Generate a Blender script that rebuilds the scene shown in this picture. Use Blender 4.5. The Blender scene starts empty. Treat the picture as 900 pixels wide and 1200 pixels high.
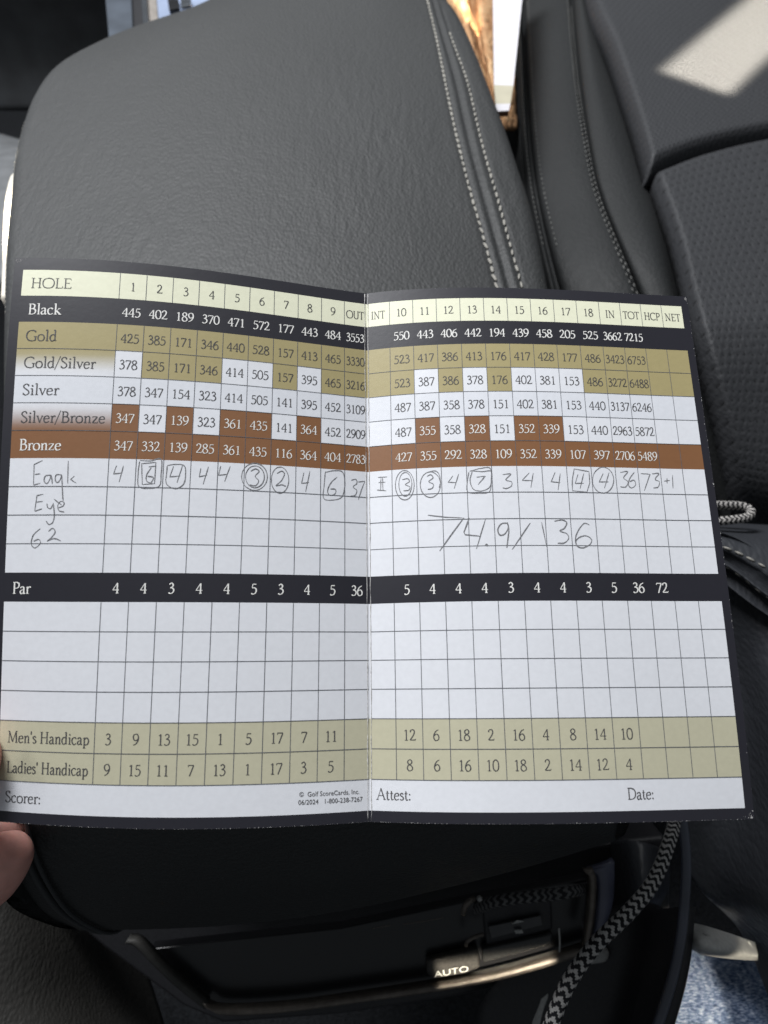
import bpy, math, random
import numpy as np
from mathutils import Vector
random.seed(7); rng = np.random.default_rng(7)
S = bpy.context.scene
COL = S.collection

# ---------------------------------------------------------------- camera
F_PX = 797.0
PITCH = math.radians(56)
CAMZ = 0.19
UPV = np.array([0, math.sin(PITCH), math.cos(PITCH)])
FWD = np.array([0, math.cos(PITCH), -math.sin(PITCH)])
CAM = np.array([0, 0, CAMZ])
cd = bpy.data.cameras.new('camera'); cam = bpy.data.objects.new('camera', cd); COL.objects.link(cam)
cam.location = CAM; cam.rotation_euler = (math.pi/2-PITCH, 0, 0)
cd.sensor_fit = 'VERTICAL'; cd.angle = 2*math.atan(600/F_PX)
cd.clip_start = .01; cd.clip_end = 20
cd.dof.use_dof = True; cd.dof.focus_distance = .20
cd.dof.aperture_fstop = 5.0
S.camera = cam
AP = 0.0015      # lens opening in metres
cd.dof.aperture_fstop = (cd.lens/1000)/AP

# ---------------------------------------------------------------- world, lights, exposure
W = bpy.data.worlds.new('World'); S.world = W; W.use_nodes = True
W.node_tree.nodes['Background'].inputs[0].default_value = (.85, .93, 1, 1)
W.node_tree.nodes['Background'].inputs[1].default_value = .15
S.view_settings.view_transform = 'Standard'; S.view_settings.look = 'None'
S.view_settings.exposure = 0; S.view_settings.gamma = 1
S.cycles.use_denoising = True
S.cycles.max_bounces = 6

def area(name, loc, target, sx, sy, power, color=(1, 1, 1), spread=180, roll=0):
    d = bpy.data.lights.new(name, 'AREA'); d.shape = 'RECTANGLE'; d.size = sx; d.size_y = sy
    d.energy = power; d.color = color; d.spread = math.radians(spread)
    o = bpy.data.objects.new(name, d); COL.objects.link(o)
    o.location = loc
    q = (Vector(target)-Vector(loc)).to_track_quat('-Z', 'Y'); o.rotation_mode = 'QUATERNION'
    from mathutils import Quaternion
    o.rotation_quaternion = q @ Quaternion((0, 0, 1), math.radians(roll))
    return o
# daylight through the side window (left, ahead) and the roof glass
area('roof_glass_light', (-.45, .80, 1.05), (0, .15, 0), .7, .4, 32, (.97, .98, 1))
area('side_window_light', (-1.15, .75, .55), (0, .25, 0), .9, .4, 4, (.93, .97, 1))
area('rear_window_light', (.25, 1.7, .80), (0, .25, 0), 1.1, .4, 1.6, (.95, .98, 1))

# ---------------------------------------------------------------- pixel helpers (design aids: a pixel and a height or a distance give a point of the place)
def ray(px, py):
    return np.array([(px-450)/F_PX, 0, 0]) + UPV*(600-py)/F_PX + FWD
def P(px, py, z):
    r = ray(px, py); t = (z-CAMZ)/r[2]
    return CAM + r*t
def PD(px, py, d):
    return CAM + ray(px, py)*d

# sunbeams that fall through gaps between roof and pillars: one sun direction for all
SUN = np.array([-.12, -.40, .90]); SUN /= np.linalg.norm(SUN)
def beam(name, target, sx, sy, power, spread=2.0, dist=.55, axis=(1, 0, 0)):
    from mathutils import Matrix
    t = np.array(target); o = area(name, t+SUN*dist, t, sx, sy, power, (1, .90, .72), spread)
    x = np.array(axis, float); x -= (x @ SUN)*SUN; x /= np.linalg.norm(x); y = np.cross(SUN, x)
    o.rotation_quaternion = Matrix(np.array([x, y, SUN]).T.tolist()).to_quaternion()
    return o

beam('sunbeam_on_seat', (.292, .615, -.045), .21, .052, .72, 3.0, .4, (.62, .78, 0))
beam('sunbeam_on_wrapper', (.063, .750, -.05), .18, .012, .07, 1.5, .3, (-.12, 1, 0))
beam('sunbeam_on_pad', tuple(P(7, 262, -.03)), .012, .075, .05, 2, .4)
beam('sunbeam_on_panel', (.048, .0015, -.163), .050, .008, .006, 1.5, .22, (1, .15, 0))
beam('sunbeam_on_denim', (.150, -.007, -.183), .026, .06, .012, 1.5, .25)


# ---------------------------------------------------------------- object helpers
def tag(o, label=None, cat=None, group=None, kind=None):
    for k, v in (('label', label), ('category', cat), ('group', group), ('kind', kind)):
        if v: o[k] = v
    return o
def empty(name, loc, label, cat, group=None):
    o = bpy.data.objects.new(name, None); COL.objects.link(o); o.location = loc; o.empty_display_size = .02
    return tag(o, label, cat, group)
def wloc(o):
    v = Vector((0, 0, 0))
    while o is not None: v += Vector(o.location); o = o.parent
    return np.array(v)
def mobj(name, V, Fc, mat, parent=None, loc=None, smooth=True, cols=None, uvs=None, mats=None, mi=None):
    V = np.asarray(V, float)
    if loc is None:
        loc = V.mean(0) if len(V) else np.zeros(3)
    loc = np.asarray(loc, float)
    me = bpy.data.meshes.new(name)
    me.from_pydata((V-loc).tolist(), [], [list(map(int, f)) for f in Fc])
    if mats:
        for m in mats: me.materials.append(m)
        me.polygons.foreach_set('material_index', np.asarray(mi, np.int32))
    else: me.materials.append(mat)
    if smooth: me.polygons.foreach_set('use_smooth', [True]*len(me.polygons))
    if cols is not None:
        a = me.color_attributes.new('ink', 'FLOAT_COLOR', 'CORNER')
        a.data.foreach_set('color', np.asarray(cols, np.float32).ravel())
    if uvs is not None:
        l = me.uv_layers.new(name='UVMap')
        vi = np.zeros(len(me.loops), np.int32); me.loops.foreach_get('vertex_index', vi)
        l.data.foreach_set('uv', np.asarray(uvs, np.float32)[vi].ravel())
    me.update()
    o = bpy.data.objects.new(name, me); COL.objects.link(o)
    if parent is not None:
        o.parent = parent; o.location = loc-wloc(parent)
    else: o.location = loc
    return o
def grid_faces(nr, nc, off=0, flip=False):
    f = []
    for i in range(nr-1):
        for j in range(nc-1):
            a = off+i*nc+j
            q = (a, a+1, a+nc+1, a+nc)
            f.append(q[::-1] if flip else q)
    return f
def crom(C, n):
    """Catmull-Rom resampling of rows C (k, d) into n points."""
    C = np.asarray(C, float); k = len(C)
    E = np.concatenate([[2*C[0]-C[1]], C, [2*C[-1]-C[-2]]])
    t = np.linspace(0, k-1, n); i = np.minimum(t.astype(int), k-2); u = (t-i).reshape((-1,)+(1,)*(C.ndim-1))
    p0, p1, p2, p3 = E[i], E[i+1], E[i+2], E[i+3]
    return .5*((2*p1)+(p2-p0)*u+(2*p0-5*p1+4*p2-p3)*u**2+(3*p1-p0-3*p2+p3)*u**3)
def patch(name, ctrl, mat, parent=None, nr=40, nc=40, thick=.004, mode='z', loc=None, relief=None):
    """smooth sheet through a grid of control points (px, py, height or distance), given real thickness"""
    f = P if mode == 'z' else PD
    C = np.array([[f(*p) for p in row] for row in ctrl])
    G = crom(C, nr); G = np.swapaxes(crom(np.swapaxes(G, 0, 1), nc), 0, 1)
    return sheet(name, G, mat, parent, thick, loc, relief)
def sheet(name, G, mat, parent=None, thick=.004, loc=None, relief=None):
    nr, nc = G.shape[:2]
    dv = np.gradient(G, axis=0); du = np.gradient(G, axis=1)
    N = np.cross(du, dv); N /= np.linalg.norm(N, axis=2, keepdims=True)+1e-12
    c = G.mean((0, 1))
    if (N.mean((0, 1))*(CAM-c)).sum() < 0: N = -N
    if relief is not None: G = G+N*relief[..., None]
    B = G-N*thick
    V = np.vstack([G.reshape(-1, 3), B.reshape(-1, 3)])
    n = nr*nc
    A = np.cross(G[0, 1]-G[0, 0], G[1, 0]-G[0, 0]) @ N[0, 0]
    fl = A < 0
    Fc = grid_faces(nr, nc, 0, fl)+grid_faces(nr, nc, n, not fl)
    b = [i for i in range(nc)]+[(i+1)*nc-1 for i in range(1, nr)]+[nr*nc-1-i for i in range(1, nc)]+[(nr-1-i)*nc for i in range(1, nr-1)]
    for i in range(len(b)):
        a, d = b[i], b[(i+1) % len(b)]
        q = (a, d, d+n, a+n); Fc.append(q if fl else q[::-1])
    iu, iv = np.meshgrid(np.linspace(0, 1, nc), np.linspace(0, 1, nr))
    L1 = np.linalg.norm(np.diff(G, axis=1), axis=2).sum(1).mean(); L0 = np.linalg.norm(np.diff(G, axis=0), axis=2).sum(0).mean()
    uv = np.stack([iu.ravel()*L1, iv.ravel()*L0], 1)
    return mobj(name, V, Fc, mat, parent, loc, uvs=np.vstack([uv, uv]))
def frames(pts):
    pts = np.asarray(pts, float)
    T = np.gradient(pts, axis=0); T /= np.linalg.norm(T, axis=1, keepdims=True)+1e-12
    ref = np.array([0, 0, 1.]);
    if abs(T[0] @ ref) > .9: ref = np.array([1., 0, 0])
    n = np.cross(T[0], ref); n /= np.linalg.norm(n)
    Ns = [n]
    for i in range(1, len(pts)):
        n = n-(n @ T[i])*T[i]; n /= np.linalg.norm(n)+1e-12; Ns.append(n)
    Ns = np.array(Ns); return T, Ns, np.cross(T, Ns)
def tube_mesh(pts, r, seg=10):
    pts = np.asarray(pts, float); T, N, B = frames(pts); r = np.broadcast_to(r, len(pts))
    a = np.arange(seg)*2*math.pi/seg
    V = (pts[:, None]+r[:, None, None]*(np.cos(a)[None, :, None]*N[:, None]+np.sin(a)[None, :, None]*B[:, None])).reshape(-1, 3)
    Fc = []
    for i in range(len(pts)-1):
        for j in range(seg):
            k = (j+1) % seg
            Fc.append((i*seg+j, i*seg+k, (i+1)*seg+k, (i+1)*seg+j))
    Fc.append(tuple(range(seg))[::-1]); Fc.append(tuple((len(pts)-1)*seg+j for j in range(seg)))
    return V, Fc
def tube(name, pts, r, mat, parent=None, seg=10, n=None):
    if n: pts = crom(pts, n)
    V, Fc = tube_mesh(pts, r, seg); return mobj(name, V, Fc, mat, parent)
def box_pts(C, thick):
    """closed slab from an ordered outline C (k,3), extruded away from the camera"""
    C = np.asarray(C, float); n = np.cross(C[1]-C[0], C[2]-C[0])
    for i in range(2, len(C)-1): n = n+np.cross(C[i]-C[0], C[i+1]-C[0])
    n /= np.linalg.norm(n)
    if n @ (CAM-C.mean(0)) < 0: C = C[::-1]; n = -n
    k = len(C); V = np.vstack([C, C-n*thick])
    Fc = [tuple(range(k)), tuple(range(2*k-1, k-1, -1))]+[(i, i+k, (i+1) % k+k, (i+1) % k) for i in range(k)]
    return V, Fc
def slab(name, C, thick, mat, parent=None, bevel=0):
    V, Fc = box_pts(C, thick); o = mobj(name, V, Fc, mat, parent, smooth=False)
    if bevel:
        b = o.modifiers.new('bevel', 'BEVEL'); b.width = bevel; b.segments = 3; b.limit_method = 'ANGLE'
    return o
def bez(pts, n=40):
    return crom(np.asarray(pts, float), n)

# ---------------------------------------------------------------- materials
def mat(name, col, rough=.5, spec=.5, metal=0, build=None, **kw):
    m = bpy.data.materials.new(name); m.use_nodes = True
    nt = m.node_tree; b = nt.nodes['Principled BSDF']
    b.inputs['Base Color'].default_value = (*col, 1); b.inputs['Roughness'].default_value = rough
    b.inputs['Specular IOR Level'].default_value = spec; b.inputs['Metallic'].default_value = metal
    for k, v in kw.items(): b.inputs[k.replace('_', ' ')].default_value = v
    if build: build(nt, b)
    return m
def N(nt, t, **kw):
    n = nt.nodes.new(t)
    for k, v in kw.items():
        if k.startswith('i_'): n.inputs[k[2:].replace('_', ' ')].default_value = v
        else: setattr(n, k, v)
    return n
def obj_co(nt, scale=(1, 1, 1), rot=(0, 0, 0), space='Object'):
    tc = N(nt, 'ShaderNodeTexCoord'); mp = N(nt, 'ShaderNodeMapping')
    mp.inputs['Scale'].default_value = scale; mp.inputs['Rotation'].default_value = rot
    nt.links.new(tc.outputs[space], mp.inputs['Vector']); return mp.outputs['Vector']
def ramp(nt, fac, stops):
    r = N(nt, 'ShaderNodeValToRGB'); e = r.color_ramp.elements
    while len(e) < len(stops): e.new(.5)
    for el, (p, c) in zip(e, stops): el.position = p; el.color = (*c, 1) if len(c) == 3 else c
    nt.links.new(fac, r.inputs['Fac']); return r.outputs['Color']
def bump(nt, b, h, dist, strength=1, prev=None):
    n = N(nt, 'ShaderNodeBump'); n.inputs['Distance'].default_value = dist; n.inputs['Strength'].default_value = strength
    nt.links.new(h, n.inputs['Height'])
    if prev is not None: nt.links.new(prev, n.inputs['Normal'])
    nt.links.new(n.outputs['Normal'], b.inputs['Normal']); return n.outputs['Normal']
def leather(grain=420, depth=.00035, colvar=.12, wrinkle=(1, .55, 1), perf=0, crease=0):
    def f(nt, b):
        c0 = b.inputs['Base Color'].default_value[:3]
        co = obj_co(nt, wrinkle)
        nz = N(nt, 'ShaderNodeTexNoise', i_Scale=90, i_Detail=3); nt.links.new(co, nz.inputs['Vector'])
        mx = N(nt, 'ShaderNodeVectorMath', operation='SCALE'); mx.inputs['Scale'].default_value = .004
        nt.links.new(nz.outputs['Color'], mx.inputs[0])
        ad = N(nt, 'ShaderNodeVectorMath', operation='ADD'); nt.links.new(co, ad.inputs[0]); nt.links.new(mx.outputs[0], ad.inputs[1])
        vo = N(nt, 'ShaderNodeTexVoronoi', feature='SMOOTH_F1', i_Scale=grain); vo.inputs['Smoothness'].default_value = .35
        nt.links.new(ad.outputs[0], vo.inputs['Vector'])
        n2 = N(nt, 'ShaderNodeTexNoise', i_Scale=grain*.36, i_Detail=4, i_Roughness=.6); nt.links.new(ad.outputs[0], n2.inputs['Vector'])
        m = N(nt, 'ShaderNodeMath', operation='MULTIPLY_ADD'); nt.links.new(n2.outputs['Fac'], m.inputs[0]); m.inputs[1].default_value = 1.1
        iv = N(nt, 'ShaderNodeMath', operation='SUBTRACT'); iv.inputs[0].default_value = 1; nt.links.new(vo.outputs['Distance'], iv.inputs[1])
        nt.links.new(iv.outputs[0], m.inputs[2])
        pn = bump(nt, b, m.outputs[0], depth)
        if crease:
            c2 = obj_co(nt, (1, .22, 1), (0, 0, -.25)); w2 = N(nt, 'ShaderNodeVectorMath', operation='ADD')
            nt.links.new(c2, w2.inputs[0]); nt.links.new(mx.outputs[0], w2.inputs[1])
            n4 = N(nt, 'ShaderNodeTexNoise', i_Scale=230, i_Detail=2, i_Roughness=.5); nt.links.new(w2.outputs[0], n4.inputs['Vector'])
            n5 = N(nt, 'ShaderNodeTexNoise', i_Scale=11, i_Detail=2); nt.links.new(co, n5.inputs['Vector'])
            k5 = N(nt, 'ShaderNodeMapRange'); k5.inputs['From Min'].default_value = .42; k5.inputs['From Max'].default_value = .62; nt.links.new(n5.outputs['Fac'], k5.inputs['Value'])
            mm = N(nt, 'ShaderNodeMath', operation='MULTIPLY'); nt.links.new(n4.outputs['Fac'], mm.inputs[0]); nt.links.new(k5.outputs[0], mm.inputs[1])
            pn = bump(nt, b, mm.outputs[0], crease, 1, pn)
        n3 = N(nt, 'ShaderNodeTexNoise', i_Scale=7, i_Detail=4); nt.links.new(co, n3.inputs['Vector'])
        lo = tuple(x*(1-colvar) for x in c0); hi = tuple(x*(1+colvar) for x in c0)
        cc = ramp(nt, n3.outputs['Fac'], [(.3, lo), (.7, hi)])
        rr = N(nt, 'ShaderNodeMapRange'); rr.inputs['To Min'].default_value = b.inputs['Roughness'].default_value-.06; rr.inputs['To Max'].default_value = b.inputs['Roughness'].default_value+.08
        nt.links.new(n2.outputs['Fac'], rr.inputs['Value']); nt.links.new(rr.outputs[0], b.inputs['Roughness'])
        if perf:
            # staggered rows of punched holes laid out on the sheet's own measure
            tc = N(nt, 'ShaderNodeTexCoord'); sx = N(nt, 'ShaderNodeSeparateXYZ'); nt.links.new(tc.outputs['UV'], sx.inputs[0])
            def mth(op, a, b_=None, c=None):
                q = N(nt, 'ShaderNodeMath', operation=op)
                for i, v in enumerate((a, b_, c)):
                    if v is None: continue
                    if isinstance(v, (int, float)): q.inputs[i].default_value = v
                    else: nt.links.new(v, q.inputs[i])
                return q.outputs[0]
            u = mth('MULTIPLY', sx.outputs[0], perf); v = mth('MULTIPLY', sx.outputs[1], perf*1.12)
            nzp = N(nt, 'ShaderNodeTexNoise', i_Scale=60); nt.links.new(tc.outputs['UV'], nzp.inputs['Vector'])
            v = mth('ADD', v, mth('MULTIPLY', nzp.outputs['Fac'], .25))
            row = mth('FLOOR', v); st = mth('MULTIPLY', mth('MODULO', row, 2), .5)
            fu = mth('SUBTRACT', mth('FRACT', mth('ADD', u, st)), .5); fv = mth('SUBTRACT', mth('FRACT', v), .5)
            d = mth('SQRT', mth('ADD', mth('MULTIPLY', fu, fu), mth('MULTIPLY', fv, fv)))
            hole = N(nt, 'ShaderNodeMapRange', interpolation_type='SMOOTHSTEP'); hole.inputs['From Min'].default_value = .06; hole.inputs['From Max'].default_value = .20
            nt.links.new(d, hole.inputs['Value'])
            mixc = N(nt, 'ShaderNodeMix', data_type='RGBA'); nt.links.new(hole.outputs[0], mixc.inputs['Factor'])
            mixc.inputs['A'].default_value = tuple(x*.35 for x in c0)+(1,); nt.links.new(cc, mixc.inputs['B'])
            cc = mixc.outputs['Result']
            soft = N(nt, 'ShaderNodeMapRange', interpolation_type='SMOOTHSTEP'); soft.inputs['From Min'].default_value = .08; soft.inputs['From Max'].default_value = .5
            nt.links.new(d, soft.inputs['Value'])
            bump(nt, b, soft.outputs[0], .00026, .6, pn)
        nt.links.new(cc, b.inputs['Base Color'])
    return f
def noisy(scale=40, amt=.2, bd=0, detail=4):
    def f(nt, b):
        c0 = b.inputs['Base Color'].default_value[:3]; co = obj_co(nt)
        n = N(nt, 'ShaderNodeTexNoise', i_Scale=scale, i_Detail=detail); nt.links.new(co, n.inputs['Vector'])
        cc = ramp(nt, n.outputs['Fac'], [(.3, tuple(x*(1-amt) for x in c0)), (.7, tuple(min(1, x*(1+amt)) for x in c0))])
        nt.links.new(cc, b.inputs['Base Color'])
        if bd: bump(nt, b, n.outputs['Fac'], bd)
    return f
M = {}
M['arm'] = mat('armrest_leather', (.0305, .0315, .0318), .56, .30, build=leather(700, .00022, .10, (1, .6, 1), crease=.0006))
M['armedge'] = mat('armrest_leather_edge', (.042, .044, .046), .56, .32, build=leather(420, .0002, .07))
M['bol'] = mat('bolster_leather', (.017, .018, .0185), .6, .20, build=leather(520, .00018, .1))
M['perf'] = mat('perforated_leather', (.028, .029, .032), .6, .3, build=leather(600, .0002, .1, perf=132))
M['dark'] = mat('dark_leather', (.026, .028, .033), .48, .45, build=leather(480, .0003, .15))
M['side'] = mat('side_leather', (.022, .021, .019), .6, .3, build=leather(700, .0003, .2))
M['thread'] = mat('pale_thread', (.26, .25, .225), .8, .2, build=noisy(900, .3, .0002))
M['dthread'] = mat('grey_thread', (.13, .13, .125), .8, .2, build=noisy(900, .3))
M['carpet'] = mat('carpet', (.016, .017, .019), .95, .1, build=noisy(600, .5, .002))
M['plastic'] = mat('black_plastic', (.012, .012, .014), .5, .4, build=noisy(900, .25, .00008))
M['gloss'] = mat('piano_black', (.006, .006, .007), .3, .5, build=noisy(30, .2))
M['trim'] = mat('satin_trim', (.11, .095, .082), .48, .5, .5, build=noisy(300, .25, .00003))
M['chrome'] = mat('chrome', (.62, .64, .68), .18, .5, 1, build=noisy(50, .1))
M['sidegrey'] = mat('grey_plastic', (.30, .30, .29), .5, .4, build=noisy(500, .15, .00005))
# ---------------------------------------------------------------- surroundings: far things first
def pts_z(L, z=0.): return np.array([P(x, y, z) for x, y in L])
# floor
fl = sheet('car_floor', np.array([[[x, y, -.42+.01*math.sin(9*x)*math.cos(7*y)] for x in np.linspace(-1.6, 1.6, 40)] for y in np.linspace(-1.0, 2.4, 50)]), M['carpet'], None, .01)
tag(fl, kind='structure')
# console body below the padded lid
# ---- armrest ----
arm = empty('armrest', (0, .2, 0), 'dark grey leather console armrest with pale double stitching along its right side', 'armrest')
Lpx = [(350, -60), (285, -2), (262, 13), (222, 33), (150, 58), (106, 77), (68, 100), (45, 130), (32, 165), (23, 205), (19, 250), (15, 300), (13, 345), (12, 450), (14, 600), (18, 760), (25, 900)]
Rpx = [(495, -60), (519, 0), (540, 32), (560, 75), (577, 120), (591, 155), (606, 200), (625, 262), (640, 335), (655, 420), (682, 560), (708, 720), (735, 900)]
S1px = [(488, -60), (502, 0), (514, 50), (530, 130), (549, 210), (565, 265), (584, 335), (603, 420), (630, 560), (655, 720), (680, 900)]
S2px = [(500, -60), (517, 0), (531, 40), (548, 85), (566, 160), (586, 230), (600, 280), (616, 337), (634, 420), (660, 560), (684, 720), (708, 900)]
def edge_fn(L, z=0.):
    q = crom(pts_z(L, z), 400); o = np.argsort(q[:, 1]); ys, xs = q[o, 1], q[o, 0]
    return lambda y: np.interp(y, ys, xs)
xl, xr, xs1, xs2 = edge_fn(Lpx, -.018), edge_fn(Rpx, -.014), edge_fn(S1px), edge_fn(S2px)
YB = P(400, -60, 0)[1]; YF = .062
def wrinkle(x, y):
    return .00028*np.sin(x*46+2.2*np.sin(y*21))*np.sin(y*33+1.7*np.sin(x*31))
def arm_top(x, y):
    """height of the padded lid where it is open and flat"""
    a, b = xl(y), xr(y); s = np.clip((x-a)/(b-a), 0, 1)
    z = .010*(1-(2*s-1)**2)-.006+wrinkle(x, y)*.7
    xm = (xs1(y)+xs2(y))/2
    z = z-.0016*np.exp(-((x-xm)/.0013)**2)+.0006*np.exp(-((x-xm-.003)/.0018)**2)+.0006*np.exp(-((x-xm+.003)/.0018)**2)
    for f in (xs1, xs2): z = z-.0009*np.exp(-((x-f(y))/.0011)**2)
    return z
nS = 190
prof = [(.050, -.004), (.038, -.013), (.029, -.028), (.022, -.048), (.017, -.070), (.014, -.096), (.013, -.114), (.018, -.124), (.04, -.127)]
rows = []
ys = np.concatenate([np.linspace(YB, .30, 60), np.linspace(.296, YF, 150)])
R0 = .010
prof = crom(np.array([(YF, 0.)]+prof), 60)[1:]
for k in range(len(ys)+len(prof)):
    y = ys[k] if k < len(ys) else YF
    a, b = xl(y), xr(y); t = np.linspace(0, 1, nS)
    # arc: wall - round edge - open top - round edge - wall
    xs_ = a+R0+(b-a-2*R0)*t; z = arm_top(xs_, y)
    r = []
    zl, zr = z[0], z[-1]
    side = [(0., -.10), (0., -.06), (0., -.03), (0., -R0)]+[(R0*(1-math.cos(q)), -R0+R0*math.sin(q)) for q in np.linspace(.2, 1.4, 6)]
    for dx, dz in side: r.append((a+dx, zl+dz))
    for x_, z_ in zip(xs_, z): r.append((x_, z_))
    for dx, dz in side[::-1]: r.append((b-dx, zr+dz))
    r = np.array(r); s = np.clip((r[:, 0]-a)/(b-a), 0, 1)
    yy = np.full(len(r), y)
    if k >= len(ys):
        py_, pz_ = prof[k-len(ys)]; sh = s**2.4
        yy = py_+.026*sh+.004*np.sin(s*9)*0
        zf = pz_*(1-.34*sh)
        c = abs(pz_)/.127
        r[:, 1] = np.maximum(r[:, 1], -.10)*(1-c)+zf if False else np.where(r[:, 1] < -.02, r[:, 1]*(1-c)+zf*c-.0, r[:, 1]*(1-.6*c)+zf)
        r[:, 1] = np.maximum(r[:, 1], zf.min()-.01)
        # the corners of the front draw in
        inset = -.010*c+.010*c**8
        r[:, 0] = np.where(s < .3, r[:, 0]+inset*(1-s/.3)**1.2, r[:, 0])
        r[:, 0] = np.where(s > .7, r[:, 0]+.014*c*((s-.7)/.3)**1.2, r[:, 0])
    else:
        # lower walls follow straight down
        pass
    rows.append(np.stack([r[:, 0], yy, r[:, 1]], 1))
Ga = np.array(rows)
nr, nc = Ga.shape[:2]
pad = mobj('padded_lid', Ga.reshape(-1, 3), grid_faces(nr, nc, 0, True), M['arm'], arm)
def on_arm(fx, y): return np.array([fx(y), y, arm_top(fx(y), y)])
def seam_pts(fx, y0, y1, n=400):
    y = np.linspace(y0, y1, n); return np.stack([fx(y), y, arm_top(fx(y), y)], 1)
def capsule(L, r, n=7, seg=8):
    t = np.linspace(-1, 1, n); pts = np.stack([t*L/2, 0*t, r*.15-.55*r*t**2*1.2], 1)
    rad = r*np.sqrt(np.clip(1-(np.abs(t))**3.2, .06, 1)); return tube_mesh(pts, rad, seg)
def place_stitches(line, pitch, length, r, m, parent, name='stitch', skew=0., lift=.0002, up=np.array([0, 0, 1.])):
    d = np.concatenate([[0], np.cumsum(np.linalg.norm(np.diff(line, axis=0), axis=1))])
    V, Fc = capsule(length, r); me = None; k = 0
    while (k+.5)*pitch < d[-1]:
        s = (k+.5)*pitch; k += 1
        p = np.array([np.interp(s, d, line[:, i]) for i in range(3)]); q = np.array([np.interp(min(s+.001, d[-1]), d, line[:, i]) for i in range(3)])
        T = q-p; T /= np.linalg.norm(T)+1e-9; B = np.cross(up, T); B /= np.linalg.norm(B); U = np.cross(T, B)
        if me is None:
            o = mobj(name, V, Fc, m, None, loc=(0, 0, 0)); me = o.data
        else:
            o = bpy.data.objects.new(name, me); COL.objects.link(o)
        from mathutils import Matrix
        a = skew+random.uniform(-.16, .16); T2 = T*math.cos(a)+B*math.sin(a); B2 = np.cross(U, T2)
        R = Matrix(np.array([T2, B2, U]).T.tolist())
        o.rotation_mode = 'QUATERNION'; o.rotation_quaternion = R.to_quaternion(); o.scale = (random.uniform(.9, 1.08), random.uniform(.85, 1.2), 1)
        o.parent = parent; o.location = Vector(p+up*lift-wloc(parent))
def stitch_strip(line, pitch, length, r, m, parent, name='stitching', ups=None):
    d = np.concatenate([[0], np.cumsum(np.linalg.norm(np.diff(line, axis=0), axis=1))]); AV = []; AF = []; k = 0
    V0, F0 = capsule(length, r, 5, 6)
    while (k+.5)*pitch < d[-1]:
        s = (k+.5)*pitch; k += 1
        p = np.array([np.interp(s, d, line[:, i]) for i in range(3)]); q = np.array([np.interp(min(s+.001, d[-1]), d, line[:, i]) for i in range(3)])
        T = q-p; T /= np.linalg.norm(T)+1e-9; up = CAM-p; up /= np.linalg.norm(up); B = np.cross(up, T); B /= np.linalg.norm(B); U = np.cross(T, B)
        R = np.array([T, B, U]); b = len(AV); sc = random.uniform(.85, 1.1)
        AV += list(V0*sc @ R+p); AF += [tuple(i+b for i in f) for f in F0]
    o = mobj(name, np.array(AV), AF, m, parent); o['kind'] = 'stuff'; return o
y_hi = P(500, -25, 0)[1]; y_lo = P(600, 420, 0)[1]
place_stitches(seam_pts(xs1, y_lo, y_hi)[::-1], .0058, .0050, .00066, M['thread'], arm, skew=.10, lift=.0007)
place_stitches(seam_pts(xs2, y_lo, P(520, 30, 0)[1])[::-1], .0058, .0047, .00058, M['thread'], arm, skew=-.08, lift=.0007)
# fine stitching along the left rim
yL = np.linspace(P(15, 350, 0)[1], P(40, 124, 0)[1], 300)
lineL = np.stack([xl(yL)+.0022, yL, arm_top(xl(yL)+R0, yL)-.0042], 1)
stitch_strip(lineL, .0036, .0028, .0004, M['thread'], arm)
# piping along the lower front corner on the left
pip = np.array([Ga[len(ys)+i, 9] for i in range(2, len(prof)-8, 3)])
pip = pip+np.array([-.0006, -.0004, .0004])
tube('seam_piping', pip, .0011, M['armedge'], arm, 8, 60)
tube('seam_piping', pip+np.array([.0035, -.0006, .001]), .0007, M['armedge'], arm, 8, 60)

# ---- seat on the right ----
seat = empty('car_seat', P(850, 300, -.12), 'dark leather front seat with perforated centre panels and stitched bolster, right of the armrest', 'car seat')
rowsB = []
#        py,  hidden, S1-, S1, S1+, mid, S2-, S2, S2+, ridge, edge, drop, under
BT = [(-90, 560, 590, 600, 606, 630, 652, 657, 661, 667, 672, 678, 684),
      (-30, 575, 600, 609, 615, 640, 662, 667, 671, 677, 682, 688, 694),
      (40, 580, 606, 614, 620, 645, 668, 673, 678, 690, 702, 709, 713),
      (100, 583, 609, 617, 623, 652, 674, 679, 685, 702, 723, 730, 734),
      (165, 586, 613, 621, 628, 660, 684, 689, 695, 720, 744, 752, 756),
      (230, 592, 621, 629, 637, 675, 698, 703, 710, 742, 763, 771, 775),
      (330, 606, 642, 652, 662, 708, 737, 742, 750, 778, 789, 797, 802),
      (440, 628, 672, 684, 695, 745, 778, 784, 792, 815, 824, 832, 837),
      (560, 655, 705, 718, 730, 782, 818, 825, 833, 855, 865, 873, 878),
      (700, 690, 745, 760, 773, 830, 862, 870, 880, 905, 918, 926, 932)]
Z = [-.105, -.060, -.066, -.058, -.050, -.048, -.052, -.045, -.042, -.050, -.068, -.10]
DZ = {440: .020, 560: .055, 700: .10}
ctrl = [[(x, r[0], z-.01-DZ.get(r[0], 0)) for x, z in zip(r[1:], Z)] for r in BT]
C = np.array([[P(*p) for p in row] for row in ctrl]); Gb = np.swapaxes(crom(np.swapaxes(crom(C, 140), 0, 1), 130), 0, 1)
bol = sheet('bolster', Gb, M['bol'], seat, .006)
def gcol(u, off=(0, 0, .0005)):
    j = u*(Gb.shape[1]-1)/(len(Z)-1); j0 = int(j); return Gb[:, j0]*(1-(j-j0))+Gb[:, min(j0+1, Gb.shape[1]-1)]*(j-j0)+np.array(off)
i0, i1 = 8, 88
stitch_strip(gcol(1.2)[i0:i1], .0058, .0034, .00042, M['dthread'], seat)
stitch_strip(gcol(3.05)[i0:i1], .0058, .0034, .00042, M['dthread'], seat)
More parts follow.
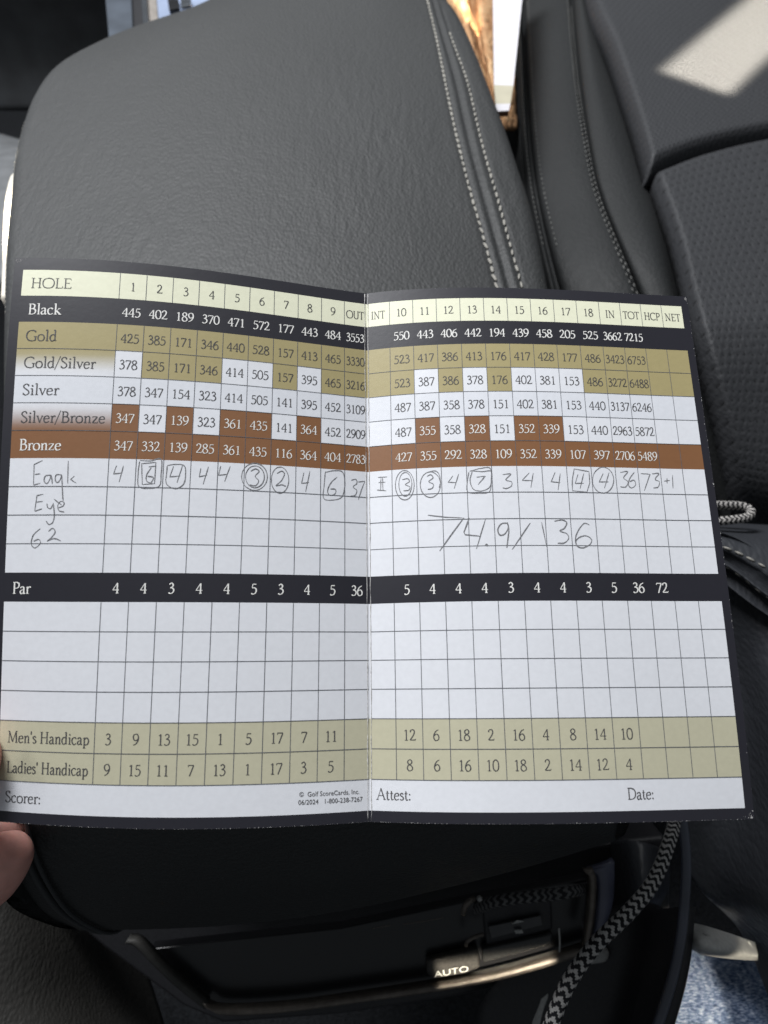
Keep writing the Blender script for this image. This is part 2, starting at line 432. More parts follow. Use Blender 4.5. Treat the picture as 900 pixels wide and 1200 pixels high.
stitch_strip(gcol(5.0)[22:100], .0058, .0034, .00045, M['dthread'], seat)
stitch_strip(gcol(5.45)[24:100], .0058, .0034, .0004, M['dthread'], seat)
# perforated panels, pillowed at their edges
def pillow(name, grid, zmid, zedge, mat_, nr=90, nc=90, parent=seat, puff=.10, drop=0):
    C = np.array([[P(x, y, zmid) for x, y in row] for row in grid])
    G = crom(C, nr); G = np.swapaxes(crom(np.swapaxes(G, 0, 1), nc), 0, 1)
    v = np.linspace(0, 1, nr)[:, None]; u = np.linspace(0, 1, nc)[None]
    def ed(t, p): return 1-np.clip(1-t/p, 0, 1)**2.6
    k = ed(v, puff)*ed(1-v, puff)*ed(u, puff)*ed(1-u, puff)
    G[..., 2] += (k-1)*(zmid-zedge)+wrinkle(G[..., 0]*.7, G[..., 1]*.7)*1.5
    d = np.clip((v-.45)/.55, 0, 1)**1.4*drop
    r_ = (G-CAM)/(CAMZ-G[..., 2:3]); G = G+r_*(d*np.ones_like(u))[..., None]
    return sheet(name, G, mat_, parent, .008)
pillow('perforated_panel', [[(682, -120), (800, -130), (950, -130), (1100, -130)], [(688, -20), (800, -20), (930, -20), (1090, -20)],
                            [(716, 50), (810, 45), (930, 40), (1090, 30)], [(741, 120), (820, 108), (930, 95), (1090, 85)],
                            [(763, 193), (826, 168), (925, 146), (1090, 128)]], -.040, -.056, M['perf'], puff=.045)
pillow('perforated_panel', [[(764, 192), (830, 167), (925, 145), (1090, 127)], [(790, 262), (860, 250), (950, 240), (1110, 230)],
                            [(812, 350), (880, 345), (980, 340), (1130, 330)], [(840, 450), (905, 450), (1000, 450), (1150, 450)],
                            [(868, 560), (930, 570), (1010, 570), (1170, 570)], [(886, 632), (945, 640), (1020, 640), (1180, 640)]], -.046, -.060, M['perf'], puff=.045, drop=.085)

# ---- lower seat cushion on the right, seen past the card ----
cush = empty('seat_cushion', P(900, 800, -.12), 'black leather seat cushion edge with two stitched seams, right of the card', 'seat cushion')
CT = [[(800, 604, -.10), (850, 612, -.10), (910, 616, -.10), (1000, 622, -.10)],
      [(790, 620, -.075), (845, 623, -.075), (905, 630, -.075), (1000, 640, -.075)],
      [(790, 628, -.066), (845, 631, -.066), (905, 646, -.066), (1000, 680, -.066)],
      [(790, 634, -.066), (845, 644, -.066), (905, 676, -.066), (1000, 730, -.066)],
      [(790, 642, -.074), (845, 652, -.074), (905, 690, -.074), (1000, 745, -.074)],
      [(790, 650, -.067), (845, 660, -.067), (905, 702, -.067), (1000, 760, -.067)],
      [(790, 662, -.080), (845, 674, -.080), (905, 716, -.080), (1000, 780, -.080)],
      [(790, 700, -.092), (850, 720, -.092), (910, 760, -.086), (1000, 840, -.086)],
      [(800, 800, -.115), (862, 810, -.115), (915, 850, -.10), (1000, 900, -.10)],
      [(805, 900, -.14), (862, 920, -.14), (920, 950, -.12), (1000, 1000, -.12)],
      [(808, 1020, -.17), (848, 1030, -.165), (925, 1060, -.14), (1000, 1100, -.14)],
      [(868, 1092, -.185), (902, 1112, -.175), (950, 1130, -.15), (1000, 1150, -.15)],
      [(910, 1190, -.19), (930, 1190, -.18), (965, 1210, -.16), (1000, 1220, -.16)],
      [(940, 1250, -.19), (955, 1250, -.18), (965, 1260, -.16), (1000, 1270, -.16)]]
C = np.array([[P(*p) for p in row] for row in CT]); Gc = np.swapaxes(crom(np.swapaxes(crom(C, 150), 0, 1), 60), 0, 1)
Gc[..., 2] += wrinkle(Gc[..., 0]*1.4, Gc[..., 1]*1.4)*2
sheet('leather_cover', Gc, M['dark'], cush, .008)
def ccol(r, off=.0004): i = r*(149)/(len(CT)-1); return Gc[int(round(i))]+np.array([0, 0, off])
stitch_strip(ccol(2.75), .0050, .0036, .00045, M['thread'], cush)
stitch_strip(ccol(5.25), .0050, .0036, .00045, M['thread'], cush)
# dark filler of the seat base under the gap
gapb = patch('seat_base', [[(560, -120, -.17), (1150, -120, -.17)], [(600, 300, -.17), (1150, 300, -.17)], [(700, 700, -.17), (1150, 700, -.17)]], M['dark'], seat, 20, 20, .02)

# ---- lower left: leather seat side beside the console ----
ls = empty('left_seat', P(20, 1100, -.2), 'black grained leather seat side at the lower left, beside the armrest', 'seat')
sheet('leather_cover', np.swapaxes(crom(np.swapaxes(crom(np.array([[P(*p) for p in row] for row in [
    [(-160, 860, -.17), (-40, 850, -.16), (30, 850, -.20), (110, 850, -.28)],
    [(-160, 980, -.17), (-40, 980, -.16), (40, 985, -.20), (120, 990, -.29)],
    [(-160, 1080, -.18), (-40, 1080, -.17), (60, 1090, -.20), (160, 1100, -.29)],
    [(-160, 1180, -.19), (-40, 1180, -.18), (80, 1180, -.21), (190, 1190, -.30)],
    [(-160, 1280, -.20), (-40, 1280, -.19), (110, 1280, -.20), (220, 1290, -.26)]]]), 60), 0, 1), 60), 0, 1), M['side'], ls, .01)

# ---- left background: sunlit cushion and the light rise behind the armrest ----
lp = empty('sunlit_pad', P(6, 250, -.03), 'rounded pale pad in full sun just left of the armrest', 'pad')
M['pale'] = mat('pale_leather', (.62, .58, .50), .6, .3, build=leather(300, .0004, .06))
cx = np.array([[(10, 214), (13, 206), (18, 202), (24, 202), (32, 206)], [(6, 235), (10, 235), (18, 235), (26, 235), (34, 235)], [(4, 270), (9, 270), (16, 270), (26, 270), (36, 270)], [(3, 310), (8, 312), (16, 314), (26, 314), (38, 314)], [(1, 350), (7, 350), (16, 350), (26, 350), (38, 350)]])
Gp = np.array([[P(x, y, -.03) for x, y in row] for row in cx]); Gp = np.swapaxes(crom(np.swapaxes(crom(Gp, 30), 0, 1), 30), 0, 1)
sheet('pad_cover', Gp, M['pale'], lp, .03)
rise = empty('door_pocket', P(0, 190, -.16), 'blurred dark grey moulding left of the armrest', 'door panel')
M['mould'] = mat('grey_moulding', (.12, .125, .13), .55, .4, build=noisy(60, .2))
patch('moulding', [[(-120, 120, -.25), (-20, 150, -.24), (40, 168, -.22)], [(-120, 165, -.17), (-20, 172, -.17), (50, 182, -.17)], [(-120, 210, -.15), (-20, 215, -.15), (50, 225, -.15)], [(-120, 330, -.15), (-20, 330, -.15), (50, 330, -.15)]], M['mould'], rise, 30, 20, .01)
# dark dashboard side far ahead
ds = empty('dashboard_side', P(60, 40, -.2), 'black unlit dashboard side in the upper left', 'dashboard')
patch('dash_panel', [[(-200, -120, -.02), (60, -120, -.02), (260, -120, -.02)], [(-200, 0, -.12), (60, 0, -.12), (240, 0, -.12)], [(-200, 130, -.22), (60, 130, -.22), (200, 130, -.22)]], mat('dash_black', (.028, .030, .033), .6, .4, build=noisy(40, .3)), ds, 30, 30, .02)

# chrome trimmed shifter surround at the top
sh = empty('shifter_surround', P(190, 10, -.05), 'blue-white glossy panel with chrome strips behind the armrest top', 'console trim')
def quad(name, pts, z, m, parent, th=.004, bevel=.0008):
    return slab(name, [P(x, y, z) if not isinstance(z, (list, tuple)) else P(x, y, zz) for (x, y), zz in zip(pts, z if isinstance(z, (list, tuple)) else [0]*len(pts))], th, m, parent, bevel)
M['bluep'] = mat('pale_blue_panel', (.24, .29, .40), .35, .5, build=noisy(40, .15))
M['navy'] = mat('dark_blue_panel', (.05, .06, .075), .4, .5, build=noisy(30, .3))
quad('dark_blue_side', [(120, -40), (152, -40), (156, 42), (128, 52)], -.045, M['navy'], sh)
quad('black_gap', [(152, -40), (164, -40), (170, 40), (154, 46)], -.048, M['plastic'], sh)
quad('chrome_strip', [(162, -40), (170, -40), (175, 34), (168, 36)], -.042, M['chrome'], sh, .005, .0015)
quad('beige_strip', [(171, -40), (180, -40), (186, 28), (176, 34)], -.044, mat('beige_trim', (.20, .18, .16), .5, .4, build=noisy(100, .2)), sh)
quad('pale_panel', [(180, -40), (262, -40), (262, 2), (222, 14), (186, 26)], -.044, M['bluep'], sh)
quad('black_button', [(196, -2), (209, -2), (210, 9), (198, 11)], -.0405, M['gloss'], sh, .004)
quad('silver_button', [(211, -2), (224, -2), (224, 5), (212, 8)], -.0405, M['chrome'], sh, .004)

# orange-brown sunlit thing and the white folded card in the gap beside the armrest
def grow(nt, b):
    co = obj_co(nt, (1, .6, 1)); n = N(nt, 'ShaderNodeTexNoise', i_Scale=75, i_Detail=5, i_Roughness=.55); nt.links.new(co, n.inputs['Vector'])
    nt.links.new(ramp(nt, n.outputs['Fac'], [(.3, (.24, .12, .055)), (.5, (.42, .23, .11)), (.72, (.60, .40, .22))]), b.inputs['Base Color']); bump(nt, b, n.outputs['Fac'], .006)
M['orange'] = mat('crumpled_tan', (.5, .27, .1), .7, .3, build=grow)
bag = sheet('crumpled_wrapper', (lambda G: G)(np.swapaxes(crom(np.swapaxes(crom(np.array([[P(*p) for p in row] for row in [
    [(480, -60, -.09), (530, -60, -.05), (545, -60, -.062), (560, -60, -.05), (600, -60, -.07)],
    [(500, 0, -.09), (540, 0, -.05), (552, 0, -.066), (565, 0, -.052), (600, 0, -.07)],
    [(520, 50, -.09), (550, 50, -.052), (562, 50, -.064), (570, 50, -.055), (600, 50, -.07)],
    [(545, 100, -.09), (565, 100, -.056), (574, 100, -.062), (580, 100, -.058), (604, 100, -.07)],
    [(565, 150, -.09), (580, 150, -.062), (586, 150, -.066), (590, 150, -.062), (606, 150, -.07)]]]), 60), 0, 1), 60), 0, 1)), M['orange'], None, .003,
    relief=rng.standard_normal((60, 60))*.0004)
tag(bag, 'sunlit orange-brown crumpled thing wedged between armrest and seat', 'wrapper')
wc = empty('folded_leaflet', P(592, 110, -.03), 'white folded card with beige stripe standing in the gap beside the armrest', 'leaflet')
M['white'] = mat('white_paper', (.60, .585, .61), .5, .4, build=noisy(80, .04)); M['beige'] = mat('beige_print', (.44, .41, .31), .5, .4, build=noisy(80, .06))
M['brownedge'] = mat('brown_card_edge', (.20, .10, .06), .6, .3, build=noisy(200, .3))
def lf_pts(t0, t1, z0=-.028):
    A = np.array([(577, -60), (577, 20), (578, 78), (580, 112), (582, 132)]); B = np.array([(618, -60), (611, 0), (604, 78), (600, 112), (596, 131)])
    a = crom(A, 101); b = crom(B, 101); i, j = int(t0*100), int(t1*100)
    h0, h1 = z0+.010*(1-t0), z0+.010*(1-t1)
    return [P(*a[i], h0), P(*b[i], h0), P(*b[j], h1), P(*a[j], h1)]
slab('paper_sheet', lf_pts(0, .64), .002, M['white'], wc); slab('beige_band', lf_pts(.64, .86), .002, M['beige'], wc)
slab('paper_foot', lf_pts(.86, .985), .002, M['white'], wc); slab('card_edge', lf_pts(.985, 1, -.0285), .003, M['brownedge'], wc)
# ---------------------------------------------------------------- lettering: pen-drawn roman capitals, lower case and figures (cap height 1)
G = {}
def gl(ch, adv, *st): G[ch] = (adv, st)
def sf(x, y, w=.22): return ('s', [(x-w/2, y), (x+w/2, y)])
gl(' ', .28)
gl('0', .62, ('c', [(.31, 1.), (.12, .86), (.055, .5), (.12, .14), (.31, 0), (.5, .14), (.565, .5), (.5, .86), (.31, 1.), (.2, .95)]))
gl('1', .62, ('l', [(.33, 0), (.33, .98)]), ('s', [(.17, .84), (.33, .97)]), sf(.33, .015, .3))
gl('2', .62, ('c', [(.09, .76), (.13, .92), (.29, 1.), (.45, .9), (.46, .68), (.34, .42), (.18, .2), (.05, .05)]), ('l', [(.05, .045), (.56, .045)]), ('s', [(.56, .04), (.585, .16)]))
gl('3', .60, ('c', [(.1, .86), (.27, 1.), (.44, .88), (.42, .68), (.2, .55)]), ('c', [(.2, .55), (.42, .5), (.52, .3), (.42, .07), (.22, -.01), (.06, .08)]))
gl('4', .64, ('s', [(.44, .98), (.04, .31)]), ('s', [(.03, .31), (.61, .31)]), ('l', [(.45, 0), (.45, .98)]), sf(.45, .012, .24))
gl('5', .60, ('l', [(.17, .955), (.51, .955)]), ('s', [(.17, .96), (.13, .57)]), ('c', [(.13, .57), (.3, .61), (.48, .5), (.51, .28), (.4, .06), (.2, -.01), (.05, .07)]))
gl('6', .62, ('c', [(.52, .99), (.28, .85), (.1, .55), (.07, .26), (.17, .04), (.33, -.01), (.5, .1), (.54, .32), (.43, .54), (.27, .57), (.1, .42)]))
gl('7', .60, ('l', [(.06, .95), (.56, .95)]), ('l', [(.55, .94), (.2, -.02)]), ('s', [(.07, .95), (.055, .8)]))
gl('8', .62, ('c', [(.31, .54), (.14, .66), (.12, .86), (.3, 1.), (.48, .88), (.46, .68), (.31, .56), (.12, .42), (.07, .2), (.18, .02), (.33, -.01), (.52, .1), (.54, .3), (.42, .46), (.28, .57)]))
gl('9', .62, ('c', [(.1, -.01), (.34, .13), (.52, .43), (.55, .74), (.45, .96), (.29, 1.), (.12, .9), (.08, .68), (.18, .47), (.35, .42), (.52, .56)]))
def I(x, h=1., w=.24, s2=True): return (('l', [(x, 0), (x, h)]), sf(x, .012, w)) + ((sf(x, h-.012, w),) if s2 else (('s', [(x-.13, h-.06), (x, h)]),))
gl('H', .84, *I(.17), *I(.66), ('s', [(.17, .52), (.66, .52)]))
gl('O', .90, ('c', [(.45, 1.), (.2, .92), (.06, .68), (.06, .32), (.2, .07), (.45, 0), (.7, .07), (.84, .32), (.84, .68), (.7, .92), (.45, 1.), (.36, .99)]))
gl('L', .60, *I(.17), ('s', [(.17, .015), (.56, .015)]), ('s', [(.56, .01), (.58, .2)]))
gl('E', .62, *I(.17), ('s', [(.17, .015), (.56, .015)]), ('s', [(.56, .01), (.59, .18)]), ('s', [(.17, .985), (.54, .985)]), ('s', [(.54, .985), (.545, .85)]), ('s', [(.17, .53), (.47, .53)]))
gl('U', .80, ('c', [(.16, .98), (.16, .6), (.17, .25), (.28, .04), (.45, 0), (.6, .06), (.67, .25), (.67, .98)]), sf(.16, .988), sf(.67, .988))
gl('T', .68, ('l', [(.34, 0), (.34, .98)]), sf(.34, .012), ('s', [(.04, .985), (.64, .985)]), ('s', [(.045, .98), (.03, .84)]), ('s', [(.635, .98), (.65, .84)]))
gl('I', .36, *I(.18))
gl('N', .84, ('s', [(.16, 0), (.16, .98)]), ('l', [(.14, .98), (.67, 0)]), ('s', [(.67, 0), (.67, .98)]), sf(.16, .012), sf(.67, .988), sf(.1, .988, .16))
gl('C', .74, ('c', [(.68, .86), (.58, .96), (.44, 1.), (.2, .92), (.06, .66), (.06, .34), (.2, .08), (.45, 0), (.6, .04), (.7, .15)]), ('s', [(.68, .98), (.68, .8)]))
gl('P', .60, *I(.17), ('c', [(.17, .985), (.36, .98), (.53, .88), (.54, .66), (.42, .5), (.18, .47)]))
gl('B', .66, *I(.17), ('c', [(.17, .985), (.36, .98), (.49, .88), (.48, .66), (.35, .55), (.18, .53)]), ('c', [(.3, .54), (.5, .5), (.59, .3), (.5, .07), (.32, .01), (.17, .015)]))
gl('G', .82, ('c', [(.7, .86), (.6, .96), (.45, 1.), (.2, .92), (.06, .66), (.06, .34), (.2, .08), (.45, 0), (.58, .02), (.7, .08)]), ('l', [(.7, .05), (.7, .4)]), sf(.68, .41), ('s', [(.7, .98), (.7, .8)]))
gl('S', .54, ('c', [(.43, .82), (.36, .97), (.24, 1.), (.1, .88), (.1, .7), (.25, .54), (.42, .38), (.46, .18), (.34, .02), (.2, -.01), (.07, .14)]), ('s', [(.44, .98), (.44, .8)]), ('s', [(.06, .2), (.06, .01)]))
gl('M', 1.02, ('s', [(.15, 0), (.19, .98)]), ('l', [(.18, .98), (.5, .05)]), ('s', [(.5, .05), (.81, .98)]), ('l', [(.81, .98), (.86, 0)]), sf(.15, .012), sf(.86, .012), sf(.13, .988, .14), sf(.88, .988, .14))
gl('A', .80, ('s', [(.08, 0), (.4, 1.)]), ('l', [(.38, 1.), (.72, 0)]), ('s', [(.19, .36), (.61, .36)]), sf(.08, .012), sf(.72, .012))
gl('D', .84, *I(.17), ('c', [(.17, .985), (.42, .97), (.66, .84), (.76, .55), (.7, .24), (.5, .05), (.17, .015)]))
X = .6
gl('l', .31, ('l', [(.16, 0), (.16, 1.06)]), sf(.16, .012), ('s', [(.03, 1.), (.16, 1.06)]))
gl('i', .31, ('l', [(.16, 0), (.16, X)]), sf(.16, .012), ('s', [(.04, X-.06), (.16, X)]), ('d', [(.15, .84), (.17, .84)]))
gl('a', .50, ('c', [(.08, .48), (.14, .58), (.25, X), (.34, .52), (.35, .3), (.35, .1), (.4, .01), (.47, .05)]), ('c', [(.35, .36), (.18, .31), (.07, .2), (.1, .04), (.2, 0), (.35, .12)]))
gl('c', .48, ('c', [(.42, .5), (.34, .59), (.22, X), (.08, .48), (.06, .25), (.14, .05), (.27, 0), (.44, .1)]))
gl('k', .56, ('l', [(.15, 0), (.15, 1.06)]), sf(.15, .012), ('s', [(.03, 1.), (.15, 1.06)]), ('s', [(.15, .27), (.45, .58)]), ('l', [(.24, .34), (.51, .01)]), sf(.5, .012), sf(.44, .59, .18))
gl('o', .58, ('c', [(.29, X), (.13, .54), (.06, .3), (.13, .06), (.29, 0), (.45, .06), (.52, .3), (.45, .54), (.29, X), (.22, .59)]))
gl('d', .58, ('c', [(.42, .5), (.32, .6), (.17, .57), (.07, .38), (.07, .18), (.16, .02), (.28, .01), (.42, .14)]), ('l', [(.42, .02), (.42, 1.06)]), ('s', [(.3, 1.), (.42, 1.06)]), ('s', [(.42, .02), (.53, .05)]))
gl('v', .50, ('l', [(.08, .59), (.26, 0)]), ('s', [(.25, 0), (.43, .59)]), sf(.08, .59, .18), sf(.43, .59, .16))
gl('e', .50, ('s', [(.07, .33), (.43, .36)]), ('c', [(.43, .36), (.4, .54), (.27, .6), (.12, .52), (.06, .28), (.12, .06), (.26, 0), (.45, .1)]))
gl('r', .40, ('l', [(.15, 0), (.15, X)]), sf(.15, .012), ('s', [(.04, .54), (.15, X)]), ('c', [(.15, .42), (.24, .57), (.34, .6), (.39, .53)]))
gl('n', .60, ('l', [(.15, 0), (.15, X)]), sf(.15, .012), ('s', [(.04, .54), (.15, X)]), ('c', [(.15, .42), (.26, .57), (.38, .6), (.45, .48), (.45, .2), (.45, 0)]), sf(.46, .012))
gl('z', .48, ('s', [(.07, .575), (.41, .575)]), ('l', [(.4, .56), (.06, .03)]), ('s', [(.05, .02), (.42, .02)]), ('s', [(.42, .02), (.44, .14)]), ('s', [(.07, .575), (.06, .47)]))
gl('s', .40, ('c', [(.32, .5), (.24, .6), (.13, .58), (.08, .46), (.18, .34), (.31, .24), (.32, .09), (.2, 0), (.05, .07)]))
gl('p', .58, ('l', [(.15, -.3), (.15, X)]), sf(.15, -.29), ('s', [(.03, .54), (.15, X)]), ('c', [(.15, .44), (.28, .59), (.42, .56), (.51, .38), (.49, .16), (.38, .01), (.25, 0), (.15, .08)]))
gl('t', .36, ('c', [(.16, .78), (.15, .4), (.16, .1), (.24, 0), (.34, .06)]), ('s', [(.03, .575), (.31, .575)]))
gl('/', .38, ('s', [(-.02, -.2), (.36, 1.1)]))
gl("'", .2, ('l', [(.11, 1.02), (.08, .74)]))
gl(':', .26, ('d', [(.11, .5), (.13, .5)]), ('d', [(.11, .05), (.13, .05)]))
NIB = math.radians(18)
def spline(pts, per=5):
    return crom(np.array(pts, float), (len(pts)-1)*per+1)
def ribbon(pts, w):
    """flat ribbon (left, right) with width w at each point"""
    T = np.gradient(pts, axis=0); T /= np.linalg.norm(T, axis=1, keepdims=True)+1e-9
    n = np.stack([-T[:, 1], T[:, 0]], 1)*(w[:, None]/2)
    return pts+n, pts-n
class Ink:
    """collects flat strokes in card millimetres, then lays them on the card sheet"""
    def __init__(s): s.V = []; s.F = []; s.H = []; s.k = 0
    def stroke(s, pts, w):
        A, B = ribbon(pts, w); b = len(s.V); n = len(pts)
        s.k = (s.k+1) % 7; h = .055+.004*s.k
        for i in range(n):
            s.V += [A[i], B[i]]; s.H += [h, h]
        s.F += [(b+2*i, b+2*i+1, b+2*i+3, b+2*i+2) for i in range(n-1)]
    def text(s, t, x, y, h, align='c', sx=1., thick=.115, thin=.05, track=0.):
        adv = sum(G[c][0]+track for c in t)-track
        x0 = x if align == 'l' else (x-adv*h*sx/2 if align == 'c' else x-adv*h*sx)
        for c in t:
            a, st = G[c]
            for kind, p in st:
                q = spline(p) if kind == 'c' else crom(np.array(p, float), max(2, (len(p)-1)*3+1)) if len(p) > 2 else np.linspace(p[0], p[1], 4)
                T = np.gradient(q, axis=0); th = np.arctan2(T[:, 1], T[:, 0])
                w = thin+(thick-thin)*np.abs(np.sin(th-NIB))
                if kind == 's': w = np.full(len(q), thin)
                if kind == 'd': q = np.linspace((p[0][0]-.05, p[0][1]), (p[0][0]+.07, p[0][1]), 4); w = np.array([.08, .14, .14, .08])
                m = np.stack([x0+q[:, 0]*h*sx, y-q[:, 1]*h], 1)
                s.stroke(m, w*h)
            x0 += (a+track)*h*sx
    def line(s, p0, p1, w, step=2.0):
        p0 = np.array(p0, float); p1 = np.array(p1, float); n = max(2, int(np.linalg.norm(p1-p0)/step)+1)
        s.stroke(np.linspace(p0, p1, n), np.full(n, w))
    def build(s, name, m, parent, label=None):
        if not s.V: return None
        V = np.array(s.V); o = mobj(name, card_pt(V[:, 0], V[:, 1], np.array(s.H)), s.F, m, parent)
        if label: o['label'] = label
        return o
# ---------------------------------------------------------------- the score card: measured shape of the two leaves (mm, seen from the camera)
CL = np.array([[-4.343, 1.053, -0.146, -0.2, 93.445, 0.274, 1.547, -0.874, -6.401, -7.73, 3.452, -0.646, 0.265, -11.456, 1.622, 1.95, -4.264], [9.614, 73.329, -0.114, 0.007, 6.214, 1.883, -1.069, -0.238, 3.756, 9.458, -1.204, -0.309, -0.573, 9.349, -0.558, -0.49, 3.028], [192.946, -16.911, -0.482, 0.36, 34.096, 1.879, -5.395, -0.871, 15.006, 26.968, -5.463, -2.104, -9.618, 16.219, -2.44, -3.678, 2.431]])
CR = np.array([[-4.343, 1.053, -0.146, -0.2, 96.66, -0.057, 1.418, 0.565, 9.344, -1.855, -2.598, -0.475, -10.477, 2.603, 1.155, 3.98, -0.914], [9.614, 73.329, -0.114, 0.007, -7.221, 1.246, 1.598, -0.675, 9.256, -7.671, -3.045, 0.738, -0.749, 10.106, 1.965, -2.18, -4.204], [192.946, -16.911, -0.482, 0.36, -24.428, 3.472, 4.207, -3.364, 31.295, -14.169, -5.804, 3.526, 0.113, 15.952, 3.655, -8.057, -6.672]])
def _bas(u, v): return np.array([u**i*v**j for i in range(5) for j in range(4) if i+j <= 5])
def card_raw(u, v):
    u = np.asarray(u, float); v = np.asarray(v, float)
    B = _bas(u/100., v/75.-1); L = CL @ B; R = CR @ B
    q = np.where(u < 0, L, R)
    return CAM+(q[0][:, None]*np.array([1, 0, 0])-q[1][:, None]*UPV+q[2][:, None]*FWD)*.001
def card_pt(u, v, h=0.):
    u = np.asarray(u, float); v = np.asarray(v, float); e = .15
    p = card_raw(u, v); s = np.where(u < 0, -1., 1.)
    du = (card_raw(u+s*e, v)-p)*s[:, None]; dv = card_raw(u, v+e)-p
    n = np.cross(dv, du); n /= np.linalg.norm(n, axis=1, keepdims=True)
    return p+n*np.broadcast_to(h, u.shape)[:, None]*.001
HR = 7.615; WC = 7.1; WR = 6.73; LAB = 26.15; UL = -10*WC-LAB; UR = 10*WC+4*WR
TOP = -3.6; BOT = 18*HR+7.67; BOT2 = BOT+2.77
def colx(side, c):
    if side == 'L': return UL if c < 0 else -WC*(10-c)
    return WC*c if c <= 10 else 10*WC+(c-10)*WR
INKC = dict(k=(.017, .0165, .023), c=(.76, .76, .58), g=(.36, .305, .15), w=(.70, .71, .745), b=(.215, .098, .042), t=(.50, .475, .345), s=(.665, .68, .72))
def rowv(r): return r*HR if r <= 18 else BOT
GSL, GSR = 'wgggwwgwgg', 'ggwgwgwwwggggg'
SBL, SBR = 'bwbwbbwbww', 'wwbwbwbbwwwwww'
def cellcol(side, c, r):
    if r == 0: return 'c', 'c'
    if r in (1, 11): return 'k', 'k'
    if r == 2: return 'g', 'g'
    if r == 3:
        if side == 'L' and c == -1: return 'g', 'w'
        return ((GSL if side == 'L' else GSR)[c],)*2
    if r == 4: return 's', 's'
    if r == 5:
        if side == 'L' and c == -1: return 'w', 'b'
        return ((SBL if side == 'L' else SBR)[c],)*2
    if r == 6: return 'b', 'b'
    if r in (16, 17): return 't', 't'
    return 'w', 'w'
def leaf(side, parent):
    us = [0.] if side == 'R' else []
    cells = []
    if side == 'L': bounds = [UL-2.6]+[colx('L', c) for c in range(-1, 10)]+[0.]
    else: bounds = [colx('R', c) for c in range(0, 15)]+[UR+2.3]
    U = []; cu = []
    for i in range(len(bounds)-1):
        n = max(1, int(math.ceil((bounds[i+1]-bounds[i])/1.8)))
        U += list(np.linspace(bounds[i], bounds[i+1], n+1)[:-1]); cu += [i]*n
    U.append(bounds[-1]-(1e-4 if side == 'L' else 0))
    if side == 'L': U[-1] = -1e-4
    vb = [TOP]+[rowv(r) for r in range(0, 20)]+[BOT2]
    Vv = []; cv = []
    for i in range(len(vb)-1):
        n = max(1, int(math.ceil((vb[i+1]-vb[i])/1.9)))
        Vv += list(np.linspace(vb[i], vb[i+1], n+1)[:-1]); cv += [i]*n
    Vv.append(vb[-1]); nu, nv = len(U), len(Vv)
    uu, vv = np.meshgrid(U, Vv)
    top = card_pt(uu.ravel(), vv.ravel(), 0.); bot = card_pt(uu.ravel(), vv.ravel(), -.22)
    n = nu*nv; F_ = []; cols = []
    black = INKC['k']
    def fcol(i, j):
        k = cu[j]; r = cv[i]-1
        edge = (side == 'L' and k == 0) or (side == 'R' and k == len(bounds)-2) or r < 0 or r > 18
        if edge: return [black]*4
        c = k-2 if side == 'L' else k
        a, b = cellcol(side, c, r); a, b = np.array(INKC[a]), np.array(INKC[b])
        if cellcol(side, c, r)[0] == cellcol(side, c, r)[1]: return [a]*4
        t0 = (Vv[i]-vb[cv[i]])/HR; t1 = (Vv[i+1]-vb[cv[i]])/HR
        sm = lambda t: min(1, max(0, (t-.1)/.8)) if b[0] < a[0] else min(1, max(0, (t-.15)/.7))
        c0, c1 = a+(b-a)*sm(t0), a+(b-a)*sm(t1)
        return [c0, c1, c1, c0]
    for i in range(nv-1):
        for j in range(nu-1):
            a = i*nu+j
            F_.append((a, a+nu, a+nu+1, a+1)); cols += [(*x, 1) for x in fcol(i, j)]
    for i in range(nv-1):
        for j in range(nu-1):
            a = n+i*nu+j; F_.append((a, a+1, a+nu+1, a+nu)); cols += [(.6, .6, .6, 1)]*4
    b = list(range(nu))+[(i+1)*nu-1 for i in range(1, nv)]+[n-1-i for i in range(1, nu)]+[(nv-1-i)*nu for i in range(1, nv-1)]
    xs = []
    for i in range(len(b)):
        p, q = b[i], b[(i+1) % len(b)]; k = 2*n+4*i; xs.append([p, q, q+n, p+n]); F_.append((k, k+1, k+2, k+3)); cols += [(.05, .048, .05, 1)]*4
    o = mobj('left_leaf' if side == 'L' else 'right_leaf', np.vstack([top, bot, np.vstack([top, bot])[np.array(xs).ravel()]]), F_, M['card'], parent, cols=cols)
    return o
def card_mat(nt, b):
    at = N(nt, 'ShaderNodeAttribute', attribute_name='ink')
    co = obj_co(nt); n = N(nt, 'ShaderNodeTexNoise', i_Scale=700, i_Detail=3); nt.links.new(co, n.inputs['Vector'])
    mr = N(nt, 'ShaderNodeMapRange'); mr.inputs['To Min'].default_value = .94; mr.inputs['To Max'].default_value = 1.05
    nt.links.new(n.outputs['Fac'], mr.inputs['Value'])
    n2 = N(nt, 'ShaderNodeTexNoise', i_Scale=35, i_Detail=3); nt.links.new(co, n2.inputs['Vector'])
    m2 = N(nt, 'ShaderNodeMapRange'); m2.inputs['To Min'].default_value = .955; m2.inputs['To Max'].default_value = 1.035
    nt.links.new(n2.outputs['Fac'], m2.inputs['Value'])
    mm = N(nt, 'ShaderNodeMath', operation='MULTIPLY'); nt.links.new(mr.outputs[0], mm.inputs[0]); nt.links.new(m2.outputs[0], mm.inputs[1])
    mx = N(nt, 'ShaderNodeVectorMath', operation='SCALE'); nt.links.new(at.outputs['Color'], mx.inputs[0]); nt.links.new(mm.outputs[0], mx.inputs['Scale'])
    nt.links.new(mx.outputs[0], b.inputs['Base Color'])
    bump(nt, b, n.outputs['Fac'], .00003, .6)
M['card'] = mat('coated_card', (1, 1, 1), .42, .5, build=card_mat)
M['inkdark'] = mat('dark_print', (.075, .072, .075), .45, .4, build=noisy(1500, .25))
